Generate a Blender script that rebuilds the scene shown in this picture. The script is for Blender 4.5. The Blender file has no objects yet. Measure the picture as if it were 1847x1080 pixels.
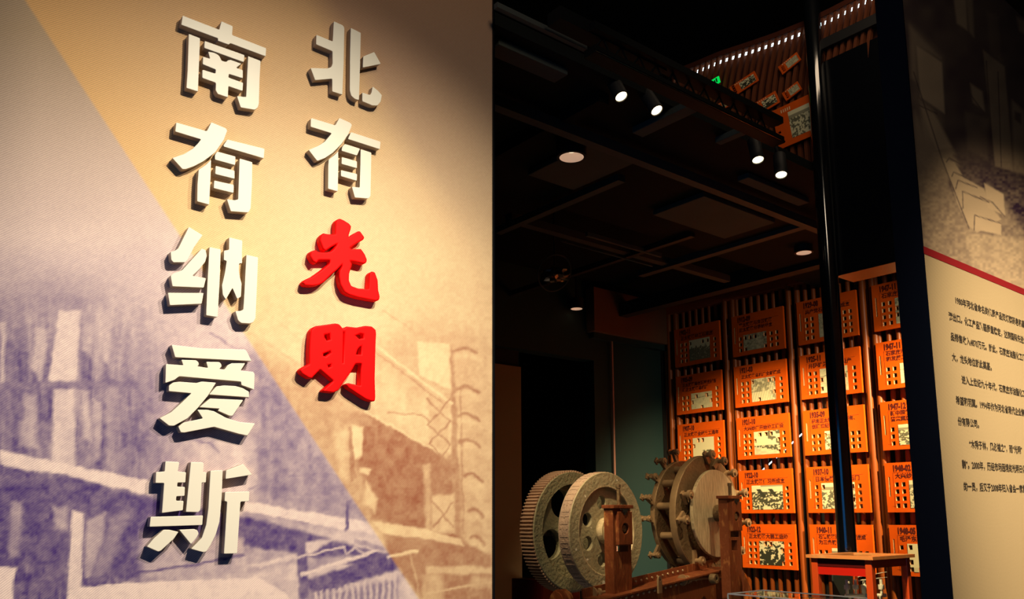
import bpy, bmesh, math, random
import numpy as np
from mathutils import Matrix, Vector
random.seed(7); RNG = np.random.RandomState(5)
C = bpy.context.scene.collection
SC = bpy.context.scene
# ------------------------------------------------------------------ camera
F, CX, CY, HOR, EYE = 1500.0, 923.5, 692.5, 932.0, 1.55
TH = math.atan((HOR - CY) / F); ROLL = math.radians(0.2)
cam = bpy.data.cameras.new('camera'); co = bpy.data.objects.new('camera', cam); C.objects.link(co)
cam.sensor_width = 36; cam.lens = F / 1847 * 36; cam.shift_y = (CY - 540) / 1847; cam.clip_start = .05
MW = Matrix.Rotation(math.pi / 2 + TH, 4, 'X') @ Matrix.Rotation(-ROLL, 4, 'Z')
co.matrix_world = Matrix.Translation((0, 0, EYE)) @ MW
SC.camera = co
# ------------------------------------------------------------------ world, exposure, lights
w = bpy.data.worlds.new('world'); SC.world = w; w.use_nodes = True
w.node_tree.nodes['Background'].inputs[0].default_value = (.55, .6, .7, 1)
w.node_tree.nodes['Background'].inputs[1].default_value = .0045
SC.view_settings.view_transform = 'Standard'; SC.view_settings.look = 'None'
SC.view_settings.exposure = 0; SC.view_settings.gamma = 1; SC.view_settings.use_curve_mapping = False

def spot(name, loc, target, power, angle, blend, col, rad=.03):
    l = bpy.data.lights.new(name, 'SPOT'); l.energy = power; l.spot_size = math.radians(angle); l.spot_blend = blend
    l.color = col; l.shadow_soft_size = rad
    o = bpy.data.objects.new(name, l); C.objects.link(o); o.location = loc
    o.rotation_euler = (Vector(target) - Vector(loc)).to_track_quat('-Z', 'Y').to_euler()
    return o

def area(name, loc, target, power, sx, sy, col):
    l = bpy.data.lights.new(name, 'AREA'); l.energy = power; l.shape = 'RECTANGLE'; l.size = sx; l.size_y = sy; l.color = col
    o = bpy.data.objects.new(name, l); C.objects.link(o); o.location = loc
    o.rotation_euler = (Vector(target) - Vector(loc)).to_track_quat('-Z', 'Y').to_euler()
    return o
WARM = (1, .80, .50); WARM2 = (1, .80, .54)
def wall_pt(u, dist, z, d0=2.2):          # a point in front of the mural wall line: u along it, dist out from it
    return (.7771 * u + .6293 * (dist - d0), .6293 * u - .7771 * (dist - d0), z)
MURW = (1, .87, .66)
spot('mural_spot_near', wall_pt(1.30, 2.0, 3.8), wall_pt(.80, 0, .80), 430, 81, 1, MURW, .012)
spot('mural_spot_far', wall_pt(1.9, 1.8, 3.7), wall_pt(.70, 0, 1.10), 240, 56, 1, MURW, .012)
area('mural_fill', wall_pt(.9, 1.9, 4.2), wall_pt(.9, 0, 2.2), 11, .6, .6, (1, .80, .58))  # unseen fill added to lift the dark upper part of the mural
spot('story_spot', (1.5, .9, 3.6), (3.1, 3.4, 1.0), 1150, 66, 1, WARM2, .03)
spot('timeline_spot_right', (3.3, 4.6, 3.15), (2.6, 6.4, 1.5), 850, 70, .9, (1, .70, .36), .03)
spot('timeline_spot_mid', (1.8, 5.0, 3.2), (1.95, 7.1, 1.5), 460, 60, .9, (1, .70, .36), .03)
spot('timeline_spot_top', (2.9, 4.7, 3.2), (2.3, 6.8, 2.75), 34, 46, 1, (1, .80, .58), .03)
spot('machine_spot_left', (.25, 3.9, 3.25), (.80, 5.1, 1.40), 190, 36, .9, (1, .73, .38), .04)
spot('machine_spot_gear', (-.5, 3.7, 3.2), (.45, 5.2, 1.40), 150, 26, .9, (1, .73, .42), .04)
spot('machine_spot_front', (1.7, 4.2, 3.2), (1.2, 5.5, 1.4), 170, 34, .9, (1, .72, .38), .04)
spot('case_spot', (.55, 2.3, 3.4), (1.62, 3.75, 1.3), 520, 24, .9, (1, .74, .42), .03)
area('blue_sheen_light', (-1.5, -.7, 1.7), (1.4, 3.9, 1.7), 10, 2.6, 1.6, (.04, .36, 1))  # unseen blue panel behind the camera, added for the sheen on the post
area('teal_wash', (1.25, 7.0, .5), (1.35, 8.2, .9), 1.2, .3, .3, (.25, .9, 1))
area('bounce_fill', (.7, 4.6, .45), (.8, 4.6, 4), 1.3, 1.2, 1.2, (1, .92, .76))  # unseen upward fill, added in place of light bounced onto the ceiling
area('void_fill', (1.5, 3.2, 4.35), (1.4, 4.6, 3.9), 3, .8, .2, (1, .75, .5))  # unseen fill added to light the slats modelled above the track
# ------------------------------------------------------------------ geometry helpers
def ray(px, py):
    d = MW.to_3x3() @ Vector(((px - CX) / F, -(py - CY) / F, -1)); return d
def at(px, py, D):                      # point on the sight line at forward distance D
    d = ray(px, py); return Vector((0, 0, EYE)) + d * (D / d.y)
def head(a):
    a = math.radians(a); return Vector((math.sin(a), math.cos(a), 0))
U1 = head(51); U2 = head(-39); UP = Vector((0, 0, 1))

class Frame:                            # vertical plane: X along it, Y up, Z towards the viewer
    def __init__(s, origin, right):
        s.o = Vector((origin[0], origin[1], 0)); s.r = right.normalized(); s.n = s.r.cross(UP)
        s.m = Matrix(((s.r.x, 0, s.n.x, s.o.x), (s.r.y, 0, s.n.y, s.o.y), (0, 1, 0, 0), (0, 0, 0, 1)))
    def uv(s, px, py, off=0.0):
        d = ray(px, py); o = s.o + s.n * off; e = Vector((0, 0, EYE))
        t = (o - e).dot(s.n) / d.dot(s.n); p = e + d * t
        return (p - s.o).dot(s.r), p.z
    def mat(s, u=0, z=0, off=0): return s.m @ Matrix.Translation((u, z, off))
def frame_at(p, right): return Frame((p.x, p.y), right)
W1 = Frame(-2.2 * U1.cross(UP), U1)     # left mural wall
W2 = Frame(-1.2 * U1.cross(UP), U1)     # right story wall
r0 = ray(1370, 932); TL = Frame((r0.x / r0.y * 7, 7), -U2)   # timeline wall
uc, _ = TL.uv(1193, 700)
cor = TL.m @ Vector((uc, 0, -.12)); TE = Frame((cor.x, cor.y), U1)   # teal wall

def mesh_from_bm(name, bm):
    me = bpy.data.meshes.new(name); bmesh.ops.recalc_face_normals(bm, faces=bm.faces); bm.to_mesh(me); bm.free(); return me
def box(bm, x0, x1, y0, y1, z0, z1, M=None):
    vs = [bm.verts.new(M @ Vector(c) if M else c) for c in ((x0, y0, z0), (x1, y0, z0), (x1, y1, z0), (x0, y1, z0), (x0, y0, z1), (x1, y0, z1), (x1, y1, z1), (x0, y1, z1))]
    for f in ((3, 2, 1, 0), (4, 5, 6, 7), (0, 1, 5, 4), (1, 2, 6, 5), (2, 3, 7, 6), (3, 0, 4, 7)): bm.faces.new([vs[i] for i in f])
def tube(bm, a, b, r, n=12, r2=None, cap=True):
    a = Vector(a); b = Vector(b); r2 = r if r2 is None else r2
    q = (b - a).to_track_quat('Z', 'Y')
    ra = [bm.verts.new(a + q @ Vector((r * math.cos(i * math.tau / n), r * math.sin(i * math.tau / n), 0))) for i in range(n)]
    rb = [bm.verts.new(b + q @ Vector((r2 * math.cos(i * math.tau / n), r2 * math.sin(i * math.tau / n), 0))) for i in range(n)]
    for i in range(n): bm.faces.new((ra[i], ra[(i + 1) % n], rb[(i + 1) % n], rb[i]))
    if cap: bm.faces.new(ra[::-1]); bm.faces.new(rb)
def B(fn):
    bm = bmesh.new(); fn(bm); return mesh_from_bm('m', bm)
def boxm(*a, bev=0):
    bm = bmesh.new(); box(bm, *a)
    if bev: bmesh.ops.bevel(bm, geom=list(bm.edges), offset=bev, segments=2, affect='EDGES', profile=.6)
    return mesh_from_bm('box', bm)
def tubem(a, b, r, n=16, r2=None):
    bm = bmesh.new(); tube(bm, a, b, r, n, r2); return mesh_from_bm('tube', bm)
def curve_solid(loops, depth, bev=0.0, z0=0.0, res=2):
    cu = bpy.data.curves.new('c', 'CURVE'); cu.dimensions = '2D'; cu.fill_mode = 'BOTH'
    for lp in loops:
        s = cu.splines.new('POLY'); s.points.add(len(lp) - 1); s.use_cyclic_u = True
        for p, q in zip(s.points, lp): p.co = (q[0], q[1], 0, 1)
    cu.extrude = depth / 2 - bev; cu.bevel_depth = bev; cu.bevel_resolution = res; cu.offset = -bev
    o = bpy.data.objects.new('c', cu); C.objects.link(o); bpy.context.view_layer.update()
    me = bpy.data.meshes.new_from_object(o.evaluated_get(bpy.context.evaluated_depsgraph_get()))
    bpy.data.objects.remove(o); bpy.data.curves.remove(cu)
    me.transform(Matrix.Translation((0, 0, depth / 2 + z0))); me.materials.clear(); me.polygons.foreach_set('use_smooth', [False] * len(me.polygons))
    return me
def text_mesh(s, size, bold=0.0, sx=1.0, spacing=1.0, extrude=0.0):
    cu = bpy.data.curves.new('t', 'FONT'); cu.body = s; cu.size = size; cu.offset = bold; cu.space_character = spacing
    cu.resolution_u = 2; cu.extrude = extrude
    o = bpy.data.objects.new('t', cu); C.objects.link(o); bpy.context.view_layer.update()
    me = bpy.data.meshes.new_from_object(o.evaluated_get(bpy.context.evaluated_depsgraph_get()))
    bpy.data.objects.remove(o); bpy.data.curves.remove(cu)
    me.transform(Matrix.Diagonal((sx, 1, 1, 1))); me.materials.clear()
    return me
def circ(r, n=32, cx=0, cy=0, a0=0): return [(cx + r * math.cos(a0 + i * math.tau / n), cy + r * math.sin(a0 + i * math.tau / n)) for i in range(n)]
def rect(x0, y0, x1, y1): return [(x0, y0), (x1, y0), (x1, y1), (x0, y1)]
def smooth(me, ang=35):
    me.polygons.foreach_set('use_smooth', [True] * len(me.polygons))
    try: me.set_sharp_from_angle(angle=math.radians(ang))
    except Exception: pass
    return me
# ------------------------------------------------------------------ scene helpers
def link(name, me, m, parent=None, M=None):
    o = bpy.data.objects.new(name, me); C.objects.link(o)
    if me is not None and m is not None:
        ms = m if isinstance(m, (list, tuple)) else [m]
        if len(me.materials) == 0:
            for k in ms: me.materials.append(k)
    if M is not None: o.matrix_local = M if parent is None else M
    if parent is not None: o.parent = parent
    return o
def tag(o, label=None, cat=None, group=None, kind=None):
    if label: o['label'] = label
    if cat: o['category'] = cat
    if group: o['group'] = group
    if kind: o['kind'] = kind
    return o
def thing(name, M, label, cat, group=None):
    o = bpy.data.objects.new(name, None); C.objects.link(o); o.matrix_world = M; o.empty_display_size = .05
    return tag(o, label, cat, group)
def struct(name, me, m, M=None): return tag(link(name, me, m, None, M), kind='structure')
# ------------------------------------------------------------------ materials
def mat(name, col, rough=.5, metal=0.0, col2=None, scale=8.0, amt=.5, bump=0.0, bscale=40.0, spec=.5, coat=0.0, emit=None, es=1.0, stretch=None, trans=0.0, contrast=(.35, .65)):
    m = bpy.data.materials.new(name); m.use_nodes = True; nt = m.node_tree; b = nt.nodes['Principled BSDF']
    b.inputs['Base Color'].default_value = (*col, 1); b.inputs['Roughness'].default_value = rough; b.inputs['Metallic'].default_value = metal
    b.inputs['Specular IOR Level'].default_value = spec; b.inputs['Coat Weight'].default_value = coat; b.inputs['Coat Roughness'].default_value = .12
    b.inputs['Transmission Weight'].default_value = trans
    if emit: b.inputs['Emission Color'].default_value = (*emit, 1); b.inputs['Emission Strength'].default_value = es
    if col2 or bump:
        tc = nt.nodes.new('ShaderNodeTexCoord'); mp = nt.nodes.new('ShaderNodeMapping'); nt.links.new(tc.outputs['Object'], mp.inputs[0])
        if stretch: mp.inputs['Scale'].default_value = stretch
    if col2:
        n = nt.nodes.new('ShaderNodeTexNoise'); n.inputs['Scale'].default_value = scale; n.inputs['Detail'].default_value = 8; n.inputs['Roughness'].default_value = .65
        nt.links.new(mp.outputs[0], n.inputs['Vector'])
        r = nt.nodes.new('ShaderNodeMapRange'); r.inputs[1].default_value = contrast[0]; r.inputs[2].default_value = contrast[1]; r.inputs[4].default_value = amt
        nt.links.new(n.outputs[0], r.inputs[0])
        x = nt.nodes.new('ShaderNodeMix'); x.data_type = 'RGBA'; x.inputs[6].default_value = (*col, 1); x.inputs[7].default_value = (*col2, 1)
        nt.links.new(r.outputs[0], x.inputs[0]); nt.links.new(x.outputs[2], b.inputs['Base Color'])
    if bump:
        n2 = nt.nodes.new('ShaderNodeTexNoise'); n2.inputs['Scale'].default_value = bscale; n2.inputs['Detail'].default_value = 6
        nt.links.new(mp.outputs[0], n2.inputs['Vector'])
        bp = nt.nodes.new('ShaderNodeBump'); bp.inputs['Strength'].default_value = bump; bp.inputs['Distance'].default_value = .01
        nt.links.new(n2.outputs[0], bp.inputs['Height']); nt.links.new(bp.outputs[0], b.inputs['Normal'])
    return m
def print_mat(name, stripes=True, rough=.75, angle=40, period=.0046, depth=.22):
    m = bpy.data.materials.new(name); m.use_nodes = True; nt = m.node_tree; b = nt.nodes['Principled BSDF']; b.inputs['Roughness'].default_value = rough
    b.inputs['Specular IOR Level'].default_value = .2
    a = nt.nodes.new('ShaderNodeVertexColor'); a.layer_name = 'Col'
    if not stripes: nt.links.new(a.outputs[0], b.inputs['Base Color']); return m
    tc = nt.nodes.new('ShaderNodeTexCoord'); mp = nt.nodes.new('ShaderNodeMapping'); mp.inputs['Rotation'].default_value = (0, 0, -math.radians(90 + angle))
    nt.links.new(tc.outputs['Object'], mp.inputs[0])
    wv = nt.nodes.new('ShaderNodeTexWave'); wv.wave_profile = 'SIN'; wv.inputs['Scale'].default_value = .314 / period; wv.inputs['Distortion'].default_value = 1.4
    wv.inputs['Detail'].default_value = 2; wv.inputs['Detail Scale'].default_value = 3
    nt.links.new(mp.outputs[0], wv.inputs[0])
    r = nt.nodes.new('ShaderNodeMapRange'); r.inputs[3].default_value = 1 - depth; r.inputs[4].default_value = 1 + depth * .4; nt.links.new(wv.outputs['Fac'], r.inputs[0])
    mx = nt.nodes.new('ShaderNodeMix'); mx.data_type = 'RGBA'; mx.blend_type = 'MULTIPLY'; mx.inputs[0].default_value = 1
    nt.links.new(a.outputs[0], mx.inputs[6]); nt.links.new(r.outputs[0], mx.inputs[7]); nt.links.new(mx.outputs[2], b.inputs['Base Color'])
    return m
def s2l(c):
    c = np.asarray(c, float) / 255.; return np.where(c <= .04045, c / 12.92, ((c + .055) / 1.055) ** 2.4)
M_black = mat('black_paint', (.012, .012, .012), .6)
M_gloss = mat('black_gloss', (.004, .005, .007), .08, spec=.6, coat=.4)
M_gloss3 = mat('black_mirror_post', (.004, .005, .007), .10, spec=1.0, coat=1.0)
M_gloss2 = mat('black_lacquer', (.003, .004, .006), .32, spec=.2)
M_endc = mat('blue_lit_end_face', (.004, .006, .013), .8, spec=0)  # blue light on the end face is put into the base colour
M_ceil = mat('ceiling_black', (.0065, .008, .0075), .9, spec=.15)
M_tblack = mat('truss_black', (.004, .0045, .0045), .6, spec=.12)
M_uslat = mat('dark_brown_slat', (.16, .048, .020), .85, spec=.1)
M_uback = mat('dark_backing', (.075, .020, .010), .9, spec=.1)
M_cpanel = mat('ceiling_panel_brown', (.060, .072, .062), .9, col2=(.042, .050, .043), scale=3)
M_cbar = mat('ceiling_bar', (.060, .066, .060), .6, spec=.2)
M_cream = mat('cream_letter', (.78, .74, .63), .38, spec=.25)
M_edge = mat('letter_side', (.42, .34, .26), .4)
M_red = mat('red_letter', (.90, .0, .001), .6, spec=.12)
M_floor = mat('floor_grey', (.06, .055, .05), .35, col2=(.045, .04, .038), scale=3)
M_wall = mat('plain_wall', (.25, .22, .19), .8)
M_teal = mat('teal_paint', (.0028, .028, .028), .8, col2=(.0025, .024, .024), scale=2)
M_brown = mat('brown_paint', (.16, .075, .035), .8)
M_beige = mat('beige_door', (.22, .17, .09), .7)
M_plate = mat('orange_plate', (.80, .115, .004), .45, col2=(.72, .095, .003), scale=30, spec=.3)
M_core = mat('plate_cut_edge', (.9, .62, .32), .6)
M_ink = mat('dark_red_ink', (.10, .010, .004), .6)
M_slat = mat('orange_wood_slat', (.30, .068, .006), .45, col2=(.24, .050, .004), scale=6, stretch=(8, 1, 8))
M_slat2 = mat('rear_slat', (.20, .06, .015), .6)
M_head = mat('header_rust', (.34, .07, .022), .55)
M_dark = mat('dark_void', (.006, .006, .006), .9)
M_textk = mat('text_ink', (.06, .045, .03), .7)
M_band = mat('crimson_band', (.32, .012, .016), .6)
M_gear = mat('green_grey_iron', (.24, .23, .14), .5, col2=(.42, .35, .20), scale=16, bump=.8, bscale=60, spec=.4, contrast=(.50, .66))
M_fly = mat('pale_green_paint', (.37, .33, .21), .4, col2=(.20, .19, .11), scale=14, bump=.5, bscale=45, contrast=(.48, .72))
M_rim = mat('rim_cast_iron', (.42, .30, .22), .55, col2=(.26, .20, .17), scale=14, bump=.6, bscale=60)
M_tooth = mat('tooth_iron', (.46, .30, .20), .5, col2=(.30, .19, .13), scale=12)
M_disc = mat('scraped_steel', (.62, .52, .33), .42, metal=.1, col2=(.20, .145, .075), scale=12, stretch=(6, .8, 1), bump=.6, bscale=20, contrast=(.42, .60))
M_dbrown = mat('dark_bronze', (.20, .135, .070), .5, metal=.3, col2=(.075, .045, .022), scale=18, bump=.7, bscale=50)
M_bolt = mat('bolt_bronze', (.42, .29, .16), .42, metal=.4, col2=(.28, .17, .09), scale=20)
M_post = mat('rust_post', (.19, .050, .016), .5, col2=(.50, .22, .07), scale=16, contrast=(.56, .63), bump=.6, bscale=40, stretch=(1.6, .45, 1))
M_chip = mat('paint_chip', (.85, .8, .66), .5)
M_hole = mat('bore_dark', (.01, .008, .006), .8)
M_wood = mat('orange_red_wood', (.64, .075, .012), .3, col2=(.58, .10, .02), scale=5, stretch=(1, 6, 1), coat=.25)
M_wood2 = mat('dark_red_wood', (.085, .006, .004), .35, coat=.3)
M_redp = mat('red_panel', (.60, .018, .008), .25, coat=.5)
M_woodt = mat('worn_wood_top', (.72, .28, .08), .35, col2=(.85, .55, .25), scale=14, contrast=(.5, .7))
M_ivory = mat('ivory_metal', (.92, .87, .66), .4)
M_slate = mat('slate_board', (.045, .055, .045), .5)
M_blue = mat('blue_label', (.16, .38, .62), .4)
M_pipe = mat('pink_pipe', (.50, .26, .20), .4)
M_metal = mat('brushed_metal', (.5, .5, .5), .3, metal=1)
M_refl = mat('glowing_reflector', (.8, .7, .6), .3, emit=(1, .62, .42), es=.28)  # own emission stands in for bulb light on the reflector
M_bulb = mat('lamp_glow', (1, 1, 1), .5, emit=(1, .86, .50), es=4.5)
M_led = mat('led_strip', (1, 1, 1), .5, emit=(.72, .95, 1), es=3.2)
M_led2 = mat('led_cyan', (1, 1, 1), .5, emit=(.25, .75, .9), es=1.6)
M_exit = mat('exit_green', (0, .2, .05), .5, emit=(0, .85, .10), es=.75)
def thin_glass(name, tint, ior):
    m = bpy.data.materials.new(name); m.use_nodes = True; nt = m.node_tree; nt.nodes.remove(nt.nodes['Principled BSDF']); out = nt.nodes['Material Output']
    a = nt.nodes.new('ShaderNodeBsdfTransparent'); a.inputs[0].default_value = (*tint, 1); g = nt.nodes.new('ShaderNodeBsdfGlossy'); g.inputs['Roughness'].default_value = .02
    lw = nt.nodes.new('ShaderNodeLayerWeight'); pw = nt.nodes.new('ShaderNodeMath'); pw.operation = 'POWER'; pw.inputs[1].default_value = 4.5; f = nt.nodes.new('ShaderNodeMath'); f.operation = 'MULTIPLY_ADD'
    f.inputs[1].default_value = .45; f.inputs[2].default_value = ((ior - 1) / (ior + 1)) ** 2; nt.links.new(lw.outputs['Facing'], pw.inputs[0]); nt.links.new(pw.outputs[0], f.inputs[0]); x = nt.nodes.new('ShaderNodeMixShader')
    nt.links.new(f.outputs[0], x.inputs[0]); nt.links.new(a.outputs[0], x.inputs[1]); nt.links.new(g.outputs[0], x.inputs[2]); nt.links.new(x.outputs[0], out.inputs[0]); return m
M_glass = thin_glass('clear_glass', (.96, .98, .97), 1.35); M_acr = thin_glass('clear_acrylic', (.93, .97, .95), 1.45)
M_aedge = mat('acrylic_edge', (.72, .74, .70), .15, coat=1.0)
M_foil = mat('foil', (.6, .55, .5), .25, metal=1)
M_photo = print_mat('photo_print', stripes=False, rough=.5)
# ------------------------------------------------------------------ painting of prints (flat prints; the mural also holds light falloff)
def pmask(X, Y, pts, soft=2.0):
    P = np.array(pts, float); m = np.zeros(X.shape)
    s = (X > P[:, 0].min() - 3 * soft) & (X < P[:, 0].max() + 3 * soft) & (Y > P[:, 1].min() - 3 * soft) & (Y < P[:, 1].max() + 3 * soft)
    if not s.any(): return m
    x = X[s]; y = Y[s]; d = np.full(x.shape, 1e9); ins = np.zeros(x.shape, bool); n = len(P)
    for i in range(n):
        a = P[i]; b = P[(i + 1) % n]; e = b - a; wx = x - a[0]; wy = y - a[1]
        t = np.clip((wx * e[0] + wy * e[1]) / max(e @ e, 1e-9), 0, 1); d = np.minimum(d, np.hypot(wx - e[0] * t, wy - e[1] * t))
        c = (a[1] > y) != (b[1] > y); den = (b[1] - a[1]) or 1e-9
        ins ^= c & (x < (b[0] - a[0]) * (y - a[1]) / den + a[0])
    sd = np.where(ins, d, -d); v = np.clip(sd / (2 * soft) + .5, 0, 1); m[s] = v * v * (3 - 2 * v); return m
def lmask(X, Y, pts, wd, soft=1.5):
    m = np.zeros(X.shape)
    for a, b in zip(pts[:-1], pts[1:]):
        a = np.array(a, float); b = np.array(b, float); e = b - a
        lo = np.minimum(a, b) - wd - 3 * soft; hi = np.maximum(a, b) + wd + 3 * soft
        s = (X > lo[0]) & (X < hi[0]) & (Y > lo[1]) & (Y < hi[1])
        if not s.any(): continue
        wx = X[s] - a[0]; wy = Y[s] - a[1]; t = np.clip((wx * e[0] + wy * e[1]) / max(e @ e, 1e-9), 0, 1)
        d = np.hypot(wx - e[0] * t, wy - e[1] * t); m[s] = np.maximum(m[s], np.clip((wd / 2 - d) / (2 * soft) + .5, 0, 1))
    return m
def vnoise(X, Y, sx, sy, seed):
    g = np.random.RandomState(seed).rand(64, 64); x = X / sx; y = Y / sy
    xi = np.floor(x).astype(int); yi = np.floor(y).astype(int); fx = x - xi; fy = y - yi; fx = fx * fx * (3 - 2 * fx); fy = fy * fy * (3 - 2 * fy)
    q = lambda i, j: g[i % 64, j % 64]
    return (q(xi, yi) * (1 - fx) + q(xi + 1, yi) * fx) * (1 - fy) + (q(xi, yi + 1) * (1 - fx) + q(xi + 1, yi + 1) * fx) * fy
def painted_grid(fr, u0, u1, z0, z1, step, fn, name):
    nu = int((u1 - u0) / step) + 1; nz = int((z1 - z0) / step) + 1
    us = np.linspace(u0, u1, nu); zs = np.linspace(z0, z1, nz); U, Z = np.meshgrid(us, zs, indexing='ij')
    o = np.array(fr.o); r = np.array(fr.r); P = o[None, None] + U[..., None] * r; P[..., 2] = Z - EYE
    R = np.array(MW.to_3x3()).T; q = P @ R.T; X = CX + F * q[..., 0] / -q[..., 2]; Y = CY - F * q[..., 1] / -q[..., 2]
    col = fn(X, Y)
    v = np.stack([U, Z, np.zeros_like(U)], -1).reshape(-1, 3)
    idx = np.arange(nu * nz).reshape(nu, nz); q = np.stack([idx[:-1, :-1], idx[1:, :-1], idx[1:, 1:], idx[:-1, 1:]], -1).reshape(-1, 4)
    me = bpy.data.meshes.new(name); me.vertices.add(len(v)); me.vertices.foreach_set('co', v.ravel())
    me.loops.add(q.size); me.loops.foreach_set('vertex_index', q.ravel()); me.polygons.add(len(q)); me.polygons.foreach_set('loop_start', np.arange(0, q.size, 4)); me.update()
    at_ = me.color_attributes.new('Col', 'FLOAT_COLOR', 'POINT'); c4 = np.ones((len(v), 4)); c4[:, :3] = col.reshape(-1, 3); at_.data.foreach_set('color', c4.ravel())
    return me
def mix(a, b, t): return a + (b - a) * t
# The mural: a duotone print of an old chemical works (pipes, tanks, towers), violet below a diagonal, ochre above it
def mural(X, Y):
    X0, Y0 = X, Y
    X = X + (vnoise(X0, Y0, 11, 13, 31) - .5) * 3.5 + (vnoise(X0, Y0, 4, 4, 32) - .5) * 1.5; Y = Y + (vnoise(X0, Y0, 12, 9, 33) - .5) * 4 + (vnoise(X0, Y0, 4, 4, 34) - .5) * 1.5
    L = np.full(X.shape, .93)
    fog = np.clip((Y - 430) / 260, 0, 1) * np.clip((420 - X) / 330, 0, 1); L = mix(L, .20, np.clip(fog * 1.35, 0, 1))
    L = L - .10 * np.clip((vnoise(X, Y, 130, 90, 3) - .4) * 2, 0, 1) * np.clip((Y - 250) / 300, 0, 1)
    L = mix(L, .55, pmask(X, Y, [(330, 640), (470, 620), (600, 800), (700, 960), (440, 960), (330, 860)], 30) * .9)
    L = mix(L, .42, pmask(X, Y, [(455, 640), (500, 680), (640, 880), (660, 930), (455, 900)], 22) * .8)
    L = mix(L, .86, pmask(X, Y, [(350, 800), (455, 760), (455, 900), (350, 880)], 20) * .8)
    streak = vnoise(X, Y, 14, 120, 8) * np.clip((Y - 540) / 40, 0, 1) * np.clip((900 - Y) / 60, 0, 1) * np.clip((250 - X) / 40, 0, 1)
    L = L + .30 * streak - .05
    L = L + (vnoise(X, Y, 6, 60, 41) - .5) * .22 * np.clip((Y - 520) / 60, 0, 1) * np.clip((300 - X) / 60, 0, 1)
    L = L + (vnoise(X, Y, 9, 45, 42) - .5) * .16 * np.clip((Y - 640) / 80, 0, 1) * np.clip((X - 300) / 60, 0, 1)
    for p, v, s in [([(107, 560), (145, 560), (138, 690), (88, 688)], .86, 4), ([(66, 590), (88, 600), (74, 690), (56, 660)], .66, 5), ([(152, 580), (170, 590), (165, 640), (148, 630)], .62, 5),
                    ([(184, 590), (200, 590), (198, 660), (186, 650)], .66, 5), ([(98, 700), (134, 698), (136, 850), (92, 842)], .78, 5), ([(45, 708), (62, 715), (66, 810), (36, 800)], .55, 7),
                    ([(146, 700), (160, 706), (166, 800), (150, 790)], .62, 5), ([(168, 720), (182, 726), (180, 830), (170, 830)], .55, 5), ([(190, 690), (206, 700), (204, 840), (192, 840)], .45, 6),
                    ([(0, 580), (10, 580), (8, 690), (0, 690)], .7, 5), ([(0, 690), (250, 685), (250, 700), (0, 704)], .28, 4),
                    ([(0, 838), (90, 860), (275, 897), (480, 940), (700, 1000), (720, 1030), (480, 985), (275, 1050), (0, 1010)], .14, 5),
                    ([(0, 905), (60, 900), (60, 1010), (0, 1015)], .12, 10), ([(20, 905), (40, 905), (36, 1005), (16, 1005)], .42, 6),
                    ([(96, 915), (120, 915), (124, 960), (100, 950)], .55, 6), ([(130, 922), (150, 925), (147, 1062), (122, 1062)], .88, 3), ([(155, 940), (190, 925), (184, 980), (160, 1050), (152, 1040)], .55, 6),
                    ([(255, 960), (445, 968), (445, 1040), (255, 1048)], .60, 12), ([(200, 935), (240, 920), (190, 1040), (165, 1045)], .3, 8),
                    ([(0, 812), (100, 833), (275, 868), (272, 893), (170, 870), (100, 852), (60, 850), (0, 838)], .93, 3),
                    ([(435, 902), (520, 918), (620, 933), (680, 946), (690, 968), (640, 958), (560, 944), (500, 932), (435, 922)], .95, 3),
                    ([(440, 955), (700, 1004), (700, 1030), (440, 985)], .12, 4), ([(442, 985), (535, 1000), (533, 1012), (442, 1040)], .55, 8),
                    ([(548, 978), (600, 972), (560, 998), (548, 1000)], .82, 4), ([(445, 1022), (532, 1000), (532, 1005), (470, 1022)], .85, 3), ([(548, 1008), (640, 1000), (600, 1020), (548, 1035)], .5, 6),
                    ([(534, 972), (552, 972), (558, 1080), (540, 1080)], .16, 3), ([(552, 1046), (735, 985), (760, 1010), (560, 1080)], .13, 4),
                    ([(480, 1055), (536, 1040), (540, 1090), (520, 1090)], .7, 8), ([(560, 1075), (720, 1040), (720, 1090), (560, 1090)], .35, 10),
                    ([(-300, 1022), (30, 1022), (26, 1044), (22, 1050), (30, 1130), (-300, 1130)], .97, 2.5),
                    ([(122, 1062), (210, 1052), (300, 1048), (440, 1043), (475, 1046), (510, 1066), (535, 1095), (535, 1500), (122, 1500)], .99, 2)]:
        L = mix(L, v, pmask(X, Y, p, s))
    for x in range(566, 720, 11): L = mix(L, .72, pmask(X, Y, [(x, 1070 - (x - 560) * .22), (x + 5, 1068 - (x - 560) * .22), (x + 9, 1120), (x + 3, 1120)], 2))
    for p, wd, v in [([(545, 1036), (600, 1018), (735, 975)], 7, .88), ([(470, 1022), (620, 985)], 3, .85), ([(150, 1045), (330, 1022), (440, 1000)], 5, .16), ([(440, 925), (560, 945)], 3, .5),
                     ([(625, 955), (628, 905), (640, 900)], 6, .2), ([(618, 985), (625, 1000), (640, 985), (660, 1000)], 4, .7), ([(640, 975), (690, 990)], 8, .5),
                     ([(450, 880), (500, 862), (580, 852), (620, 862)], 4, .35), ([(340, 660), (420, 650)], 3, .55), ([(380, 600), (440, 640)], 5, .5), ([(330, 790), (380, 800), (395, 815)], 3, .4)]:
        L = mix(L, v, lmask(X, Y, p, wd))
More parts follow.
